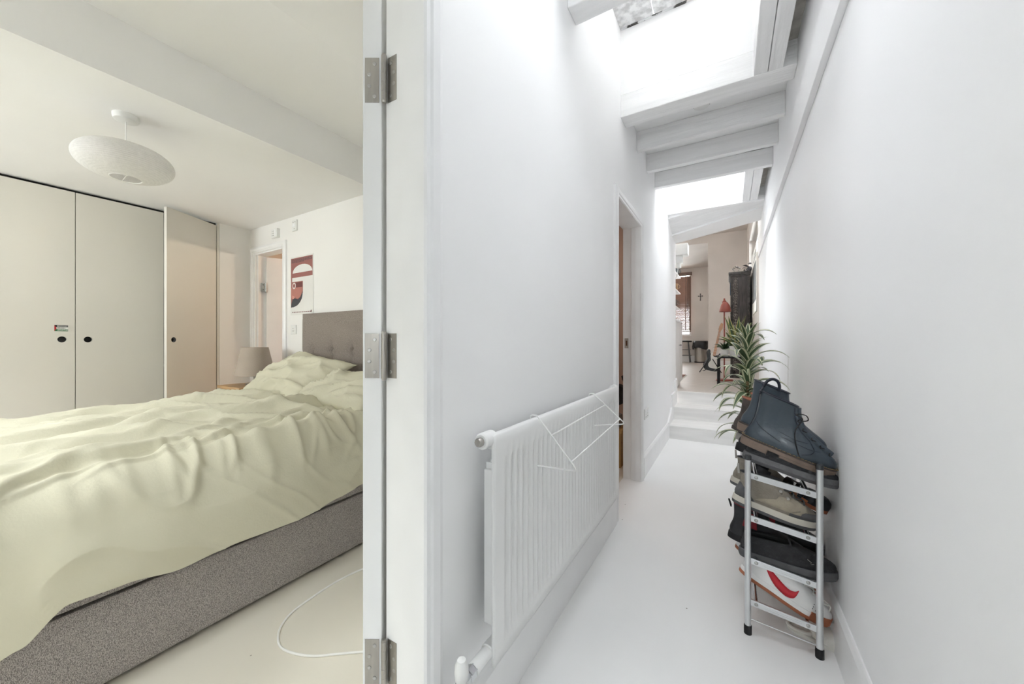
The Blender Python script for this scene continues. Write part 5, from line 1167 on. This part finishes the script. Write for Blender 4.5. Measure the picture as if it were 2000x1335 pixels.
for k, (z, c_) in enumerate(((.075, (90, 80, 74)), (.315, (150, 120, 90)), (.555, (60, 66, 70)))):
    o = empty('mug', (-.675, 5.60 + .12 * k, 1.52 + z)); tag(o, ('dark brown mug on the bottom ledge of the wall rack', 'tan mug on the middle ledge of the wall rack', 'slate mug on the top ledge of the wall rack')[k], 'mug', 'mugs on the wall rack')
    mm = mat('mug_glaze_%d' % k, c_, .3); obj('cup', MB().lathe([(.001, 0), (.035, 0), (.042, .02), (.042, .09), (.038, .09), (.036, .012), (.001, .01)], 20), mm, o, smooth=True)
    obj('handle', MB().tube([(.04 + .026 * math.sin(R(a)), 0, .045 + .028 * math.cos(R(a))) for a in range(0, 181, 20)], .005, 8), mm, o, smooth=True)
rp = at(1329, 738, Z=ZU); rg = empty('patterned_rug', (rp.x - .42, rp.y + .1, ZU)); tag(rg, 'edge of a brown and rust patterned rug past the corridor corner', 'rug')
obj('pile', MB().box(-.5, .44, -.62, .62, 0, .012), mat('rust_rug_pile', (150, 92, 72), .95, vscale=16, col2=(70, 48, 44), bump=.5, bscale=120), rg, bevel=.004)
fg = MB()
for k in range(60): fg.box(.44, .47, -.6 + k * .0203, -.594 + k * .0203, .002, .006)
obj('fringe', fg, 'white_cloth', rg)['kind'] = 'stuff'
# ---- clutter glimpsed through the second doorway
cx, cy_ = -.86, 3.33
ps = empty('step_stool', (cx - .10, cy_, 0)); tag(ps, 'small pine step stool just inside the second doorway', 'stool')
M['pine'] = mat('yellow_pine', (206, 170, 108), .5, var=.08, vscale=5, stretch=(8, 1, 1))
obj('top', MB().box(-.16, .16, -.14, .14, .30, .325), 'pine', ps, bevel=.003); obj('shelf', MB().box(-.15, .15, -.12, .12, .20, .215), 'pine', ps)
for x in (-.15, .13): obj('side', MB().box(x, x + .02, -.13, .13, 0, .30), 'pine', ps)
gb = empty('holdall', (cx - .10, cy_, .325)); tag(gb, 'soft grey holdall sitting on the pine stool', 'bag')
g_ = MB().lathe([(.001, 0), (.12, 0), (.14, .04), (.13, .11), (.08, .14), (.001, .145)], 24)
obj('body', MB().add([(x * 1.0, y * .8, z + .008 * math.sin(x * 60)) for x, y, z in g_.v], g_.f), mat('grey_canvas', (136, 130, 126), .9, bump=.3, bscale=100), gb, smooth=True)
obj('handle', MB().tube([(-.06, 0, .13), (-.04, -.02, .19), (.04, -.02, .19), (.06, 0, .13)], .006, 8), 'black', gb, smooth=True)
sk_ = empty('drum_head', (cx - .08, cy_ + .26, .0)); tag(sk_, 'black round speaker behind the grey holdall', 'speaker')
obj('stand', MB().lathe([(.12, 0), (.12, .02), (.015, .03), (.015, .50)], 20), 'black', sk_, smooth=True); obj('cone', MB().lathe([(.001, -.03), (.05, -.05), (.095, -.06), (.10, -.04), (.10, .05), (.001, .06)], 28, (0, 0, .58), 'Y'), 'black', sk_, smooth=True)
cl = obj('cable_coil', MB().tube([(cx + .02 * math.cos(k * .7), 3.62 + .10 * math.sin(k * .9), .74 + .03 * math.sin(k * 1.7)) for k in range(26)], .006, 6), 'black', smooth=True)
cl.location = (0, 0, 0); tag(cl, 'loose black cable hanging behind the round speaker', 'cable')
